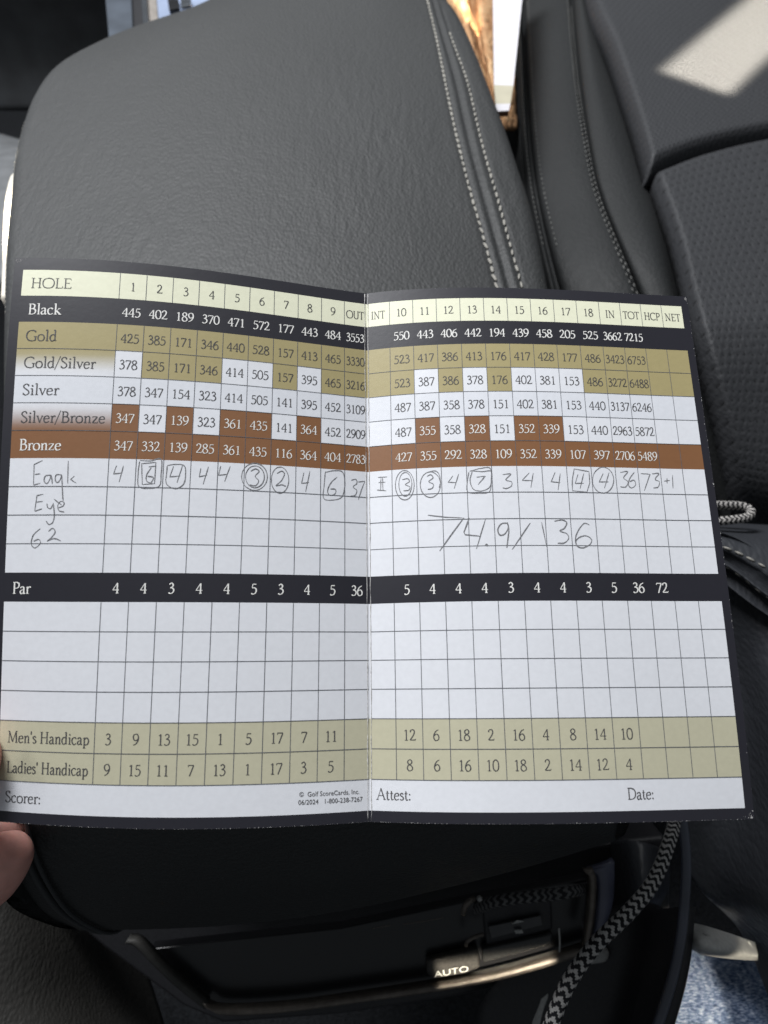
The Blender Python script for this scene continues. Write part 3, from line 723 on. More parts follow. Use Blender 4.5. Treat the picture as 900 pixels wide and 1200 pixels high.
M['inkwhite'] = mat('white_print', (.74, .73, .70), .5, .4, build=noisy(1500, .08))
M['inkline'] = mat('hairline_print', (.11, .115, .13), .45, .4, build=noisy(1500, .3))
M['pencil'] = mat('pencil_graphite', (.19, .19, .20), .4, .5, build=noisy(2500, .55))
M['worn'] = mat('worn_paper', (.45, .44, .43), .8, .2, build=noisy(1500, .4))
card = empty('score_card', card_raw([0.], [70.])[0], 'open folded golf score card with black border, gold, white and brown rows and pencilled scores', 'score card')
leafL = leaf('L', card); leafR = leaf('R', card)
leafL['label'] = 'left leaf with row names, holes 1 to 9 and OUT'; leafR['label'] = 'right leaf with holes 10 to 18, IN and TOT, and 74.9/136 in pencil'
# grid lines
for side, lf in (('L', leafL), ('R', leafR)):
    ink = Ink()
    x0, x1 = (UL, -.3) if side == 'L' else (.5, UR)
    for r in list(range(3, 7))+[8, 9, 10, 13, 14, 15, 16, 17, 18]:
        ink.line((x0, rowv(r)), (x1, rowv(r)), .17 if r > 6 else .14)
    cs = range(0, 10) if side == 'L' else range(1, 14)
    for c in cs:
        x = colx(side, c)
        for r0, r1 in ((0, 1), (2, 7), (7, 11), (12, 18)):
            ink.line((x, rowv(r0)), (x, rowv(r1)), .17 if r0 > 6 else .15)
    ink.build('grid_lines', M['inkline'], lf, 'thin ruled lines of the table')
ROWS = {
 0: ('1 2 3 4 5 6 7 8 9 OUT', 'INT 10 11 12 13 14 15 16 17 18 IN TOT HCP NET'),
 1: ('445 402 189 370 471 572 177 443 484 3553', '- 550 443 406 442 194 439 458 205 525 3662 7215'),
 2: ('425 385 171 346 440 528 157 413 465 3330', '- 523 417 386 413 176 417 428 177 486 3423 6753'),
 3: ('378 385 171 346 414 505 157 395 465 3216', '- 523 387 386 378 176 402 381 153 486 3272 6488'),
 4: ('378 347 154 323 414 505 141 395 452 3109', '- 487 387 358 378 151 402 381 153 440 3137 6246'),
 5: ('347 347 139 323 361 435 141 364 452 2909', '- 487 355 358 328 151 352 339 153 440 2963 5872'),
 6: ('347 332 139 285 361 435 116 364 404 2783', '- 427 355 292 328 109 352 339 107 397 2706 5489'),
 11: ('4 4 3 4 4 5 3 4 5 36', '- 5 4 4 4 3 4 4 3 5 36 72'),
 16: ('3 9 13 15 1 5 17 7 11', '- 12 6 18 2 16 4 8 14 10'),
 17: ('9 15 11 7 13 1 17 3 5', '- 8 6 16 10 18 2 14 12 4')}
RN = {0: 'HOLE', 1: 'Black', 2: 'Gold', 3: 'Gold/Silver', 4: 'Silver', 5: 'Silver/Bronze', 6: 'Bronze', 11: 'Par', 16: "Men's Handicap", 17: "Ladies' Handicap"}
for r, (l_, r_) in ROWS.items():
    for side, txt, lf in (('L', l_, leafL), ('R', r_, leafR)):
        inks = {'inkwhite': Ink(), 'inkdark': Ink()}
        for c, t in enumerate(txt.split()):
            if t == '-': continue
            col = cellcol(side, c, r)[0]
            ink = inks['inkwhite' if col in 'kb' else 'inkdark']
            xc = (colx(side, c)+colx(side, c+1))/2 if not (side == 'L' and c == 9) else -WC/2-.15
            if r == 11: xc += .12
            y = rowv(r)+HR*(.69 if r not in (0,) else .67)
            h = 2.58 if r not in (0,) else 2.5
            sx = 1.03
            if r == 1 or r == 11: th = .135
            else: th = .112
            if len(t) == 4: sx = .93
            if t.isalpha(): h = 2.45; sx = .96 if len(t) > 2 else 1.05; y += .15
            if r > 10: h = 2.72; y = rowv(r)+HR*(.70 if r != 16 else .715)
            ink.text(t, xc, y, h, 'c', sx, thick=th, thin=.052 if r not in (1, 11) else .07)
        if side == 'L':
            ink = inks['inkwhite' if r in (1, 6, 11) else 'inkdark']
            s = RN[r]; hh = 3.0 if r != 17 and r != 16 else 2.85
            if r == 0: ink.text(s, UL+2.4, rowv(r)+HR*.70, 2.9, 'l', 1.29, thick=.10, thin=.045)
            else: ink.text(s, UL+2.25, rowv(r)+HR*(.715 if r < 11 else .725), hh, 'l', {1: 1.18, 2: 1.22, 3: 1.21, 4: 1.28, 5: 1.21, 6: 1.17, 11: 1.12, 16: 1.07, 17: 1.02}[r], thick=.135 if r in (1, 6, 11) else .115)
        for k, ink in inks.items():
            nm = RN[r]
            ink.build('printed_text', M[k], lf, ('white' if k == 'inkwhite' else 'dark')+' print of the '+nm+' row')
inkL, inkR = Ink(), Ink()
inkL.text('Scorer:', UL+2.1, BOT-2.35, 2.75, 'l', 1.18)
inkR.text('Attest:', 1.75, BOT-2.75, 2.75, 'l', 1.09)
inkD = Ink(); inkD.text('Date:', 66.3, BOT-2.75, 2.75, 'l', 1.06)
inkL.build('printed_text', M['inkdark'], leafL, 'dark printed word Scorer:'); inkR.build('printed_text', M['inkdark'], leafR, 'dark printed word Attest:'); inkD.build('printed_text', M['inkdark'], leafR, 'dark printed word Date:')
def font_mesh(body, quality=3):
    cu = bpy.data.curves.new('t', 'FONT'); cu.body = body; cu.resolution_u = quality; cu.size = 1
    o = bpy.data.objects.new('t', cu); COL.objects.link(o); dg = bpy.context.evaluated_depsgraph_get(); dg.update()
    me = bpy.data.meshes.new_from_object(o.evaluated_get(dg))
    V = np.array([v.co[:] for v in me.vertices]); Fc = [tuple(p.vertices) for p in me.polygons]
    bpy.data.objects.remove(o); bpy.data.curves.remove(cu); bpy.data.meshes.remove(me)
    return V, Fc
def font_on_card(body, x0, x1, y, h, parent, label):
    V, Fc = font_mesh(body)
    w = V[:, 0].max()-V[:, 0].min(); cap = .70
    U = x0+(V[:, 0]-V[:, 0].min())*(x1-x0)/w; Vv = y-V[:, 1]*h/cap
    # fold the text into short triangles is not needed: the card is almost flat across it
    o = mobj('printed_text', card_pt(U, Vv, .07), Fc, M['inkdark'], parent); o['label'] = label
font_on_card('\u00a9  Golf ScoreCards, Inc.', -18.7, -3.0, BOT-4.25, 1.15, leafL, 'small printer line under the left table')
font_on_card('06/2024   1-800-238-7267', -18.9, -2.05, BOT-2.35, 1.15, leafL, 'small date and telephone line under the left table')
# pencil writing
PENCIL = [
 ('Eagle', [('l', [(-90.42,60.56),(-90.56,55.03),(-88.33,53.88)]), ('l', [(-90.26,57.72),(-88.75,57.5)]), ('l', [(-90.42,60.56),(-88.61,60.03)]), ('c', [(-86.0,57.89),(-87.35,58.11),(-87.66,59.42),(-86.86,60.18),(-86.16,59.04),(-85.85,57.89),(-85.42,60.26)]), ('c', [(-83.22,57.73),(-84.56,57.88),(-84.63,59.42),(-83.86,59.8),(-83.25,58.65),(-83.06,57.88),(-82.7,61.71),(-82.32,64.76)]), ('l', [(-81.55,54.02),(-81.37,60.1)]), ('l', [(-79.69,58.1),(-80.68,59.02),(-79.14,60.01)])]),
 ('Eye', [('l', [(-89.75,67.48),(-89.35,63.38),(-87.62,63.01)]), ('l', [(-89.41,65.13),(-87.75,64.91)]), ('l', [(-89.75,67.56),(-87.8,66.88)]), ('c', [(-86.57,65.52),(-86.29,66.58),(-85.52,66.81),(-84.97,65.75)]), ('c', [(-84.92,65.37),(-84.46,68.4),(-84.73,70.45),(-85.76,71.05),(-86.56,70.14)]), ('l', [(-84.75,64.31),(-82.7,65.9)]), ('c', [(-83.49,66.66),(-82.24,66.13),(-82.07,65.22),(-83.05,64.99),(-83.67,66.13),(-83.23,67.42),(-81.85,67.8)])]),
 ('62', [('c', [(-87.99,72.17),(-89.75,73.83),(-90.26,76.08),(-89.27,77.28),(-87.79,76.08),(-88.3,75.03),(-89.67,75.48)]), ('c', [(-85.81,72.93),(-84.72,72.1),(-83.99,73.08),(-84.97,74.59),(-85.99,75.49),(-84.2,74.81),(-82.36,75.41)])]),
 ('4', [('l', [(-68.91,55.1),(-69.6,57.44),(-67.34,57.09)]), ('l', [(-67.15,55.14),(-68.01,59.58)])]),
 ('6 in two boxes', [('l', [(-62.33,54.48),(-58.83,53.98),(-58.89,59.85),(-62.03,60.16),(-62.49,54.33)]), ('c', [(-62.97,53.56),(-60.17,53.63),(-57.54,53.07),(-57.32,57.47),(-57.61,60.44),(-60.51,61.21),(-62.96,60.57),(-63.24,56.85),(-63.03,53.87)]), ('c', [(-59.93,55.43),(-61.0,57.41),(-60.99,59.13),(-59.86,59.57),(-59.27,58.15),(-60.83,57.88)]), ('l', [(-60.67,55.29),(-58.92,55.01)])]),
 ('4 in a box', [('c', [(-55.84,54.75),(-53.49,54.35),(-51.4,54.74),(-50.98,57.26),(-51.38,59.79),(-53.31,61.1),(-55.26,60.38),(-55.99,59.15),(-55.89,56.64),(-55.83,54.91)]), ('l', [(-54.21,54.85),(-55.02,57.87),(-52.37,57.54)]), ('l', [(-51.85,54.6),(-53.1,59.37)])]),
 ('4', [('l', [(-47.06,55.2),(-47.4,57.59),(-45.33,57.03)]), ('l', [(-45.06,54.63),(-46.27,59.61)])]),
 ('4', [('l', [(-41.83,54.31),(-42.33,56.98),(-40.01,56.55)]), ('l', [(-39.33,54.26),(-40.68,58.66)])]),
 ('3 in two circles', [('c', [(-33.18,60.69),(-34.73,60.02),(-35.8,58.63),(-36.16,56.83),(-35.72,55.05),(-34.57,53.68),(-32.98,53.04),(-31.31,53.3),(-29.96,54.39),(-29.25,56.07),(-29.34,57.93),(-30.2,59.54),(-31.64,60.53),(-33.31,60.66),(-34.83,59.93)]), ('c', [(-34.99,55.95),(-34.35,54.67),(-33.29,53.9),(-32.07,53.82),(-30.95,54.45),(-30.22,55.64),(-30.03,57.13),(-30.44,58.55),(-31.33,59.57),(-32.51,59.97),(-33.7,59.66),(-34.63,58.7),(-35.08,57.32),(-34.96,55.84),(-34.28,54.59)]), ('c', [(-33.75,55.33),(-32.46,54.63),(-31.49,55.32),(-32.52,56.75),(-31.54,57.94),(-32.32,59.35),(-33.98,59.24)])]),
 ('2 in a circle', [('c', [(-26.58,53.93),(-25.43,53.66),(-24.33,54.27),(-23.54,55.61),(-23.25,57.37),(-23.53,59.14),(-24.3,60.5),(-25.39,61.14),(-26.54,60.92),(-27.49,59.9),(-28.02,58.3),(-28.01,56.5),(-27.47,54.9),(-26.5,53.88),(-25.34,53.68)]), ('c', [(-26.57,55.59),(-25.25,54.82),(-24.5,55.65),(-25.31,57.59),(-26.79,59.11),(-25.17,58.77),(-23.95,59.14)])]),
 ('4', [('l', [(-19.04,54.91),(-19.62,58.0),(-17.45,57.61)]), ('l', [(-17.3,54.28),(-18.47,60.45)])]),
 ('6 in a box', [('c', [(-12.94,54.36),(-10.25,53.64),(-7.66,53.97),(-7.08,57.67),(-7.99,61.26),(-10.87,62.33),(-13.28,61.91),(-13.17,58.09),(-12.82,54.09)]), ('c', [(-9.35,55.45),(-11.21,57.32),(-12.15,59.62),(-11.51,60.97),(-9.98,60.43),(-9.86,59.15),(-11.39,59.12)])]),
 ('37', [('c', [(-5.18,56.12),(-3.73,55.75),(-3.48,56.97),(-4.6,58.02),(-3.49,59.04),(-4.02,60.49),(-5.33,60.84)]), ('l', [(-3.08,56.48),(-1.01,56.07),(-2.03,58.61),(-3.04,61.65)])]),
 ('struck E', [('l', [(3.01,55.15),(5.68,55.2)]), ('l', [(4.3,55.04),(4.4,59.01)]), ('l', [(2.59,58.87),(5.35,59.29)]), ('l', [(3.1,56.72),(5.12,56.71)]), ('l', [(3.86,55.44),(3.71,58.85)])]),
 ('3 in two circles', [('c', [(10.39,53.67),(11.69,53.9),(12.77,55.07),(13.39,56.92),(13.39,59.02),(12.8,60.87),(11.74,62.05),(10.45,62.3),(9.24,61.56),(8.37,59.98),(8.06,57.94),(8.38,55.9),(9.26,54.35),(10.49,53.65),(11.79,53.96)]), ('c', [(10.06,54.64),(10.94,54.23),(11.82,54.63),(12.49,55.75),(12.79,57.33),(12.67,59.01),(12.15,60.38),(11.35,61.15),(10.45,61.13),(9.66,60.32),(9.17,58.92),(9.08,57.24),(9.43,55.67),(10.12,54.58),(11.01,54.23)]), ('c', [(10.08,56.36),(11.6,56.14),(12.15,57.02),(10.94,57.85),(12.27,58.62),(11.83,59.55),(10.38,59.62)])]),
 ('3 in a circle', [('c', [(17.21,54.65),(18.51,54.5),(19.72,55.13),(20.59,56.39),(20.94,58.02),(20.71,59.7),(19.93,61.07),(18.79,61.85),(17.49,61.89),(16.32,61.17),(15.5,59.84),(15.22,58.18),(15.53,56.52),(16.37,55.21),(17.57,54.53),(18.87,54.61),(20.01,55.43)]), ('c', [(17.84,54.45),(19.64,54.26),(20.63,55.37),(20.96,57.72),(20.51,59.28)]), ('c', [(17.18,55.75),(18.32,55.32),(18.86,56.31),(17.65,57.31),(18.96,58.16),(18.57,59.31),(17.33,59.62)])]),
 ('4', [('l', [(24.48,55.88),(23.15,57.75),(25.42,57.92)]), ('l', [(26.17,55.41),(24.75,59.64)])]),
 ('7 in two boxes', [('c', [(29.29,54.69),(32.37,53.91),(35.11,53.9),(35.27,57.03),(34.59,60.7),(31.55,61.17),(28.55,60.74),(28.46,57.96),(29.08,54.9)]), ('c', [(30.11,54.61),(32.83,54.87),(35.37,54.91),(34.87,59.13),(32.59,60.46),(30.19,59.99),(29.29,57.45),(30.0,54.71)]), ('l', [(31.15,56.48),(33.64,56.16),(31.46,58.65)])]),
 ('3', [('c', [(38.47,55.79),(40.81,55.64),(39.3,57.33),(40.89,57.92),(40.77,59.18),(39.42,59.86),(38.27,59.69)])]),
 ('74.9 slash 136', [('l', [(17.13,67.08),(22.26,67.84),(27.1,68.18),(20.1,77.36)]), ('l', [(28.65,68.22),(27.0,72.23),(27.32,72.95),(31.32,73.43)]), ('l', [(33.07,68.66),(30.28,76.95)]), ('c', [(33.0,75.68),(33.34,75.99),(33.08,76.19),(32.85,75.88),(33.3,75.69)]), ('c', [(39.05,69.81),(37.39,70.05),(36.37,71.67),(36.89,73.2),(38.25,72.86),(39.23,71.19),(39.06,69.65),(39.39,71.85),(38.59,76.76)]), ('l', [(45.45,69.83),(40.04,77.27)])]),
 ('74.9 slash 136', [('l', [(48.62,69.59),(49.61,76.56)]), ('c', [(52.21,69.29),(54.37,68.94),(55.66,69.66),(54.93,71.26),(53.58,72.06),(55.48,72.83),(55.89,74.18),(54.57,75.42),(52.72,75.55)]), ('c', [(62.06,70.22),(60.61,69.84),(58.95,71.62),(57.87,73.89),(58.03,76.13),(59.66,76.79),(61.71,75.82),(62.33,74.4),(60.78,73.35),(58.76,73.93),(57.73,75.01)])]),
 ('4', [('l', [(46.04,55.29),(43.94,57.52),(46.92,57.57)]), ('l', [(47.17,55.34),(46.23,59.61)])]),
 ('4', [('l', [(53.43,55.11),(52.1,57.88),(54.7,58.09)]), ('l', [(54.89,55.38),(53.91,60.31)])]),
 ('4 in a box', [('l', [(58.9,53.96),(63.24,54.7),(63.19,58.01),(62.15,60.78),(58.0,60.43),(58.17,57.51),(58.95,54.08)]), ('l', [(59.98,55.6),(58.97,58.26),(61.45,58.16)]), ('l', [(61.68,55.27),(60.22,59.82)])]),
 ('4 in a circle', [('c', [(65.0,54.74),(66.3,53.61),(67.81,53.31),(69.16,53.91),(70.05,55.26),(70.26,57.04),(69.75,58.85),(68.64,60.26),(67.19,60.94),(65.74,60.76),(64.62,59.74),(64.08,58.12),(64.24,56.28),(65.09,54.63),(66.42,53.56)]), ('l', [(67.33,55.15),(65.94,57.72),(68.69,57.6)]), ('l', [(69.12,54.81),(67.35,59.51)])]),
 ('36', [('c', [(72.42,54.73),(74.64,54.44),(73.27,56.31),(74.45,57.47),(73.59,59.02),(72.0,59.0)]), ('c', [(76.64,54.56),(75.01,56.57),(74.48,58.35),(75.33,59.28),(76.61,58.31),(76.27,56.95),(74.92,57.46)])]),
 ('73', [('l', [(78.5,54.94),(81.24,55.05),(79.03,60.02)]), ('c', [(81.91,54.91),(83.96,54.8),(82.62,56.51),(83.85,57.25),(83.26,58.81),(81.85,59.13)])]),
 ('+1', [('l', [(85.25,57.04),(86.96,56.77)]), ('l', [(86.26,56.13),(86.07,57.68)]), ('l', [(88.0,55.13),(87.7,59.07)])]),
]

for name, strokes in PENCIL:
    ink = Ink(); big = name.startswith('74.9')
    for k, pts in strokes:
        pts = np.array(pts, float)
        if k == 'c': q = crom(pts, (len(pts)-1)*6+1)
        else:
            q = [pts[0]]
            for a, b in zip(pts[:-1], pts[1:]): q += list(np.linspace(a, b, 5)[1:])
            q = np.array(q)
        n = len(q); t = np.linspace(0, 1, n)
        w = (.30 if big else .23)*(1+.22*np.sin(t*9+len(q))+.12*rng.standard_normal(n)); w[0] *= .6; w[-1] *= .5
        q = q+rng.standard_normal(q.shape)*.012
        ink.stroke(q, w)
    ink.build('pencil_mark', M['pencil'], leafL if strokes[0][1][0][0] < 0 else leafR, 'pencilled '+name)
# the scored fold: two raised worn ridges, crease highlights put into their pale colour
for u, r in ((-.62, .085), (.42, .10)):
    v = np.linspace(TOP+.3, BOT2-.2, 90); jit = rng.standard_normal(90)*.03
    pts = card_pt(np.full(90, u)+jit, v, .05)
    tube('fold_ridge', pts, np.clip(.001*r*(1+.35*rng.standard_normal(90)), .00003, 1), M['foldw'] if 'foldw' in M else M['worn'], leafL if u < 0 else leafR, 6)
# scuffs where the black coating has chipped off the rim
ch = {'L': ([], []), 'R': ([], [])}
def chip(side, u, v, s):
    V, Fc = ch[side]; k = rng.integers(4, 7); b = len(V); a = np.sort(rng.random(k)*6.28)
    for t in a:
        rr = s*(.5+rng.random()*.8); V.append((u+rr*math.cos(t)*.7, v+rr*math.sin(t)))
    Fc.append(tuple(range(b, b+k))[::-1])
for i in range(95):
    v = TOP+rng.random()*(BOT2-TOP)
    if rng.random() < .6: v = rng.choice([12, 25, 32, 38, 45, 52, 58, 75, 96])+rng.standard_normal()*3
    chip('R', UR+2.3-abs(rng.standard_normal())*.16, min(max(v, TOP+.3), BOT2-.3), .05+.2*rng.random()**2)
for i in range(260): chip('R', rng.random()*UR, BOT2-abs(rng.standard_normal())*.05, .05+.10*rng.random()**2)
for i in range(260): chip('L', -rng.random()*95, BOT2-abs(rng.standard_normal())*.05, .05+.10*rng.random()**2)
for i in range(50): chip('L', -rng.random()*97, TOP+abs(rng.standard_normal())*.07, .03+.07*rng.random()**2)
for i in range(50): chip('R', rng.random()*97, TOP+abs(rng.standard_normal())*.07, .03+.07*rng.random()**2)
for i in range(26): chip('R', UR+2.0-abs(rng.standard_normal())*.4, TOP+.3+abs(rng.standard_normal())*.5, .05+.14*rng.random())
for i in range(30): chip('R', UR+2.0-abs(rng.standard_normal())*.9, BOT2-.2-abs(rng.standard_normal())*.5, .05+.14*rng.random())
for i in range(26): chip('L', UL-2.2+abs(rng.standard_normal())*.9, TOP+.3+abs(rng.standard_normal())*.5, .05+.12*rng.random())
for i in range(30): chip(rng.choice(['L', 'R']), 0, BOT2-.3-abs(rng.standard_normal())*.4, .08)
for side, lf in (('L', leafL), ('R', leafR)):
    V = np.array(ch[side][0])
    if side == 'L': V[:, 0] = np.clip(V[:, 0], UL-2.58, -.15)
    else: V[:, 0] = np.clip(V[:, 0], .15, UR+2.28)
    V[:, 1] = np.clip(V[:, 1], TOP+.01, BOT2-.01)
    o = mobj('edge_scuffs', card_pt(V[:, 0], V[:, 1], .04), ch[side][1], M['worn'], lf, smooth=False); o['kind'] = 'stuff'
# ---------------------------------------------------------------- rear climate panel below the armrest
cp = empty('climate_panel', PD(430, 1130, .27), 'black glossy rear climate control panel with AUTO button below the armrest', 'control panel')
def pq(name, pts, d, m, th=.003, bevel=.0006, dd=None, parent=None):
    return slab(name, [PD(x, y, d) for x, y in pts], th, m, parent if parent is not None else cp, bevel)
pq('housing', [(60, 1060), (780, 980), (790, 1120), (700, 1130), (540, 1168), (400, 1190), (262, 1200), (215, 1180), (120, 1110)], .335, M['plastic'], .02, .002)
pq('glossy_face', [(176, 1112), (400, 1088), (560, 1054), (688, 1030), (688, 1108), (545, 1148), (400, 1168), (268, 1180), (240, 1172)], .300, M['gloss'], .006)
def strip(name, top, bot, d, m, n=40, th=.004, parent=None):
    A = bez([PD(x, y, d) for x, y in top], n); B = bez([PD(x, y, d) for x, y in bot], n)
    t = np.linspace(0, 1, 7)[None, :, None]; G_ = A[:, None]*(1-t)+B[:, None]*t
    return sheet(name, G_, m, parent if parent is not None else cp, th, relief=np.broadcast_to((.0009*np.sin(np.linspace(0, math.pi, 7)))[None], (n, 7)))
strip('trim_strip', [(238, 1176), (262, 1183), (330, 1180), (400, 1171), (545, 1148), (620, 1130), (692, 1108)], [(244, 1182), (264, 1190), (330, 1187), (400, 1178), (545, 1157), (622, 1139), (694, 1116)], .293, M['trim'])
strip('trim_strip', [(150, 1100), (165, 1104), (190, 1130), (215, 1152), (244, 1176)], [(146, 1106), (158, 1110), (184, 1136), (210, 1160), (240, 1183)], .294, mat('dark_trim', (.03, .029, .027), .6, .3, build=noisy(300, .2)))
strip('trim_strip', [(685, 1022), (691, 1032), (690, 1070), (684, 1112)], [(696, 1020), (699, 1034), (697, 1072), (690, 1112)], .288, M['trim'])
strip('side_cheek', [(690, 1021), (700, 1030), (700, 1070), (694, 1104)], [(720, 1010), (720, 1030), (718, 1060), (708, 1090)], .292, mat('bluish_plastic', (.07, .075, .11), .35, .5, build=noisy(60, .2)))
btn = pq('auto_button', [(500, 1126), (560, 1112), (563, 1135), (545, 1142), (508, 1148), (500, 1142)], .2955, mat('button_face', (.030, .028, .026), .6, .3, build=noisy(900, .35)), .004, .0012)
# AUTO, as raised white print
V, Fc = font_mesh('AUTO')
w = np.ptp(V[:, 0]); A0, A1, Bu = PD(509, 1145.5, .2945), PD(549, 1138.5, .2945), PD(508.5, 1138.5, .2945)
Vw = A0+np.outer((V[:, 0]-V[:, 0].min())/w, A1-A0)+np.outer(V[:, 1]/.70, Bu-A0)
mobj('auto_lettering', Vw, Fc, mat('white_letter', (.5, .5, .48), .5, .4, build=noisy(900, .1)), btn)
pq('rocker_button', [(565, 1112), (648, 1094), (648, 1108), (566, 1130)], .2955, mat('button_black', (.02, .02, .02), .3, .5, build=noisy(900, .3)), .004, .0012)
disp = pq('display_frame', [(566, 1066), (646, 1046), (648, 1090), (570, 1110)], .2975, M['plastic'], .003, .001)
pq('display_window', [(572, 1086), (634, 1073), (636, 1084), (576, 1100)], .2955, mat('display_grey', (.03, .03, .032), .2, .5, build=noisy(100, .2)), .001, .0003, parent=disp)
M['icon'] = mat('icon_grey', (.30, .30, .29), .5, .4, build=noisy(900, .2))
slab('up_arrow', [PD(600, 1083, .2940), PD(614, 1080, .2940), PD(606, 1078.5, .2940)], .0003, M['icon'], disp)
for k in range(3):
    a = k*math.pi/3+.3; c = np.array([608, 1092.])
    dx, dy = 5*math.cos(a), 2.6*math.sin(a); nx, ny = -dy*.22, dx*.22
    slab('fan_icon', [PD(c[0]-dx-nx, c[1]-dy-ny, .2940-k*.00005), PD(c[0]+dx-nx, c[1]+dy-ny, .2940-k*.00005), PD(c[0]+dx+nx, c[1]+dy+ny, .2940-k*.00005), PD(c[0]-dx+nx, c[1]-dy+ny, .2940-k*.00005)], .0002, M['icon'], disp)
tube('chrome_clip', [PD(543, 1070, .290), PD(545, 1062, .288), PD(550, 1056, .288), PD(555, 1053, .290)], .0012, M['trim'], cp, 10, 20)
tube('chrome_clip', [PD(546, 1108, .293), PD(548, 1103, .291), PD(556, 1098, .291), PD(566, 1095, .293)], .0008, M['trim'], cp, 10, 20)
mobj('rivet', *tube_mesh([PD(562, 1053, .290), PD(562, 1053, .288)], np.array([.0013, .0008]), 12), M['sidegrey'], cp)
tube('highlight_line', [PD(473, 1083, .2955), PD(500, 1079, .2955), PD(520, 1075, .2955)], .0002, M['trim'], cp, 6, 12)  # tiny highlights on the panel, drawn as thin pale tubes
tube('highlight_line', [PD(437, 1088, .2955), PD(458, 1084, .2955)], .0002, M['trim'], cp, 6, 8)
tube('highlight_line', [PD(655, 1088, .292), PD(656, 1104, .292), PD(655.5, 1115, .292)], .0004, M['sidegrey'], cp, 6, 12)
quadl = slab('floor_lever', [PD(622, 1205, .31), PD(634, 1172, .31), (PD(644, 1158, .31)), PD(650, 1170, .31), PD(646, 1210, .31)], .006, M['sidegrey'], None, .002)
tag(quadl, 'grey sunlit lever end standing under the AUTO panel, beside the striped cable', 'lever')
foot = slab('bracket_foot', [PD(688, 1120, .30), PD(700, 1112, .30), PD(717, 1117, .30), PD(712, 1130, .30), PD(690, 1133, .30)], .005, M['sidegrey'], None, .002)
tag(foot, 'small grey bracket end peeking out behind the striped cable', 'bracket')
# rounded leather cheek right of the panel
lk = patch('console_cheek', [[(715, 985, .33), (740, 985, .31), (765, 990, .31), (785, 1000, .34)], [(718, 1040, .33), (742, 1040, .30), (765, 1040, .30), (784, 1042, .34)], [(716, 1085, .33), (738, 1078, .30), (756, 1072, .305), (776, 1062, .34)], [(700, 1112, .34), (728, 1108, .325), (752, 1098, .33), (772, 1085, .35)]], M['dark'], None, 40, 40, .006, mode='d')
tag(lk, 'rounded black leather cheek of the console beside the striped cable', 'console side')

# ---- braided cables ----
def zz(nt, b):
    tc = N(nt, 'ShaderNodeAttribute', attribute_name='ink'); nt.links.new(tc.outputs['Color'], b.inputs['Base Color'])
    co = obj_co(nt); n = N(nt, 'ShaderNodeTexNoise', i_Scale=2500, i_Detail=2); nt.links.new(co, n.inputs['Vector']); bump(nt, b, n.outputs['Fac'], .0004)
M['braid'] = mat('braided_sleeve', (1, 1, 1), .75, .2, build=zz)
def braid(name, ctrl, r, parent=None, light=(.36, .35, .34), darkc=(.012, .012, .014), period=.0029, amp=.0008, arms=5, step=.00030):
    q = crom(np.array([PD(*c) for c in ctrl]), 500); d = np.concatenate([[0], np.cumsum(np.linalg.norm(np.diff(q, axis=0), axis=1))])
    n = int(d[-1]/step); s = np.linspace(0, d[-1], n); pts = np.stack([np.interp(s, d, q[:, i]) for i in range(3)], 1)
    k = np.ones(15)/15; pts[8:-8] = np.stack([np.convolve(pts[:, i], k, 'same') for i in range(3)], 1)[8:-8]
    seg = 28; T, Nn, B = frames(pts); a = np.arange(seg)*2*math.pi/seg
    tri = np.abs(((a*arms/(2*math.pi)) % 1)*2-1)            # zigzag round the sleeve
    ph = (s[:, None]+amp*2*tri[None])/period
    lt = (ph % 1) < .47
    rr = r*(1+.035*np.where(lt, 1, -1)*np.abs(np.sin(ph % .5*2*math.pi)))
    V = (pts[:, None]+rr[..., None]*(np.cos(a)[None, :, None]*Nn[:, None]+np.sin(a)[None, :, None]*B[:, None])).reshape(-1, 3)
    Fc = []; cols = []
    jit = .85+.3*rng.random((n, seg))
    for i in range(n-1):
        for j in range(seg):
            k2 = (j+1) % seg; Fc.append((i*seg+j, i*seg+k2, (i+1)*seg+k2, (i+1)*seg+j))
            c = np.array(light if lt[i, j] else darkc)*jit[i, j]; cols += [(*c, 1)]*4
    Fc.append(tuple(range(seg))[::-1]); Fc.append(tuple((n-1)*seg+j for j in range(seg))); cols += [(.02, .02, .02, 1)]*(2*seg)
    return mobj(name, V, Fc, M['braid'], parent, cols=cols)
cb = braid('braided_cable', [(628, 1260, .200), (645, 1203, .205), (666, 1152, .21), (697, 1108, .215), (735, 1071, .222), (765, 1034, .232), (783, 990, .245), (791, 950, .262), (790, 860, .30), (775, 740, .35), (765, 640, .40)], .0023)
tag(cb, 'thick black and white zigzag braided cable hanging below the lower right of the card', 'cable')
cb2 = braid('braided_cable', [(750, 588, .31), (800, 591, .315), (845, 592, .32), (868, 593, .322), (880, 598, .32), (876, 606, .316), (852, 610, .312), (815, 612, .31), (760, 612, .31)], .0020, light=(.42, .40, .38), period=.0026, amp=.0006)
tag(cb2, 'loop of white and black braided cable showing just right of the card', 'cable')
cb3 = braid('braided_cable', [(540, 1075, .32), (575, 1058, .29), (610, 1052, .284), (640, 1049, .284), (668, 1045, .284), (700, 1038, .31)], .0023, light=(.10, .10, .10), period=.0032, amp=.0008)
tag(cb3, 'dim braided cable lying across the top of the climate panel', 'cable')
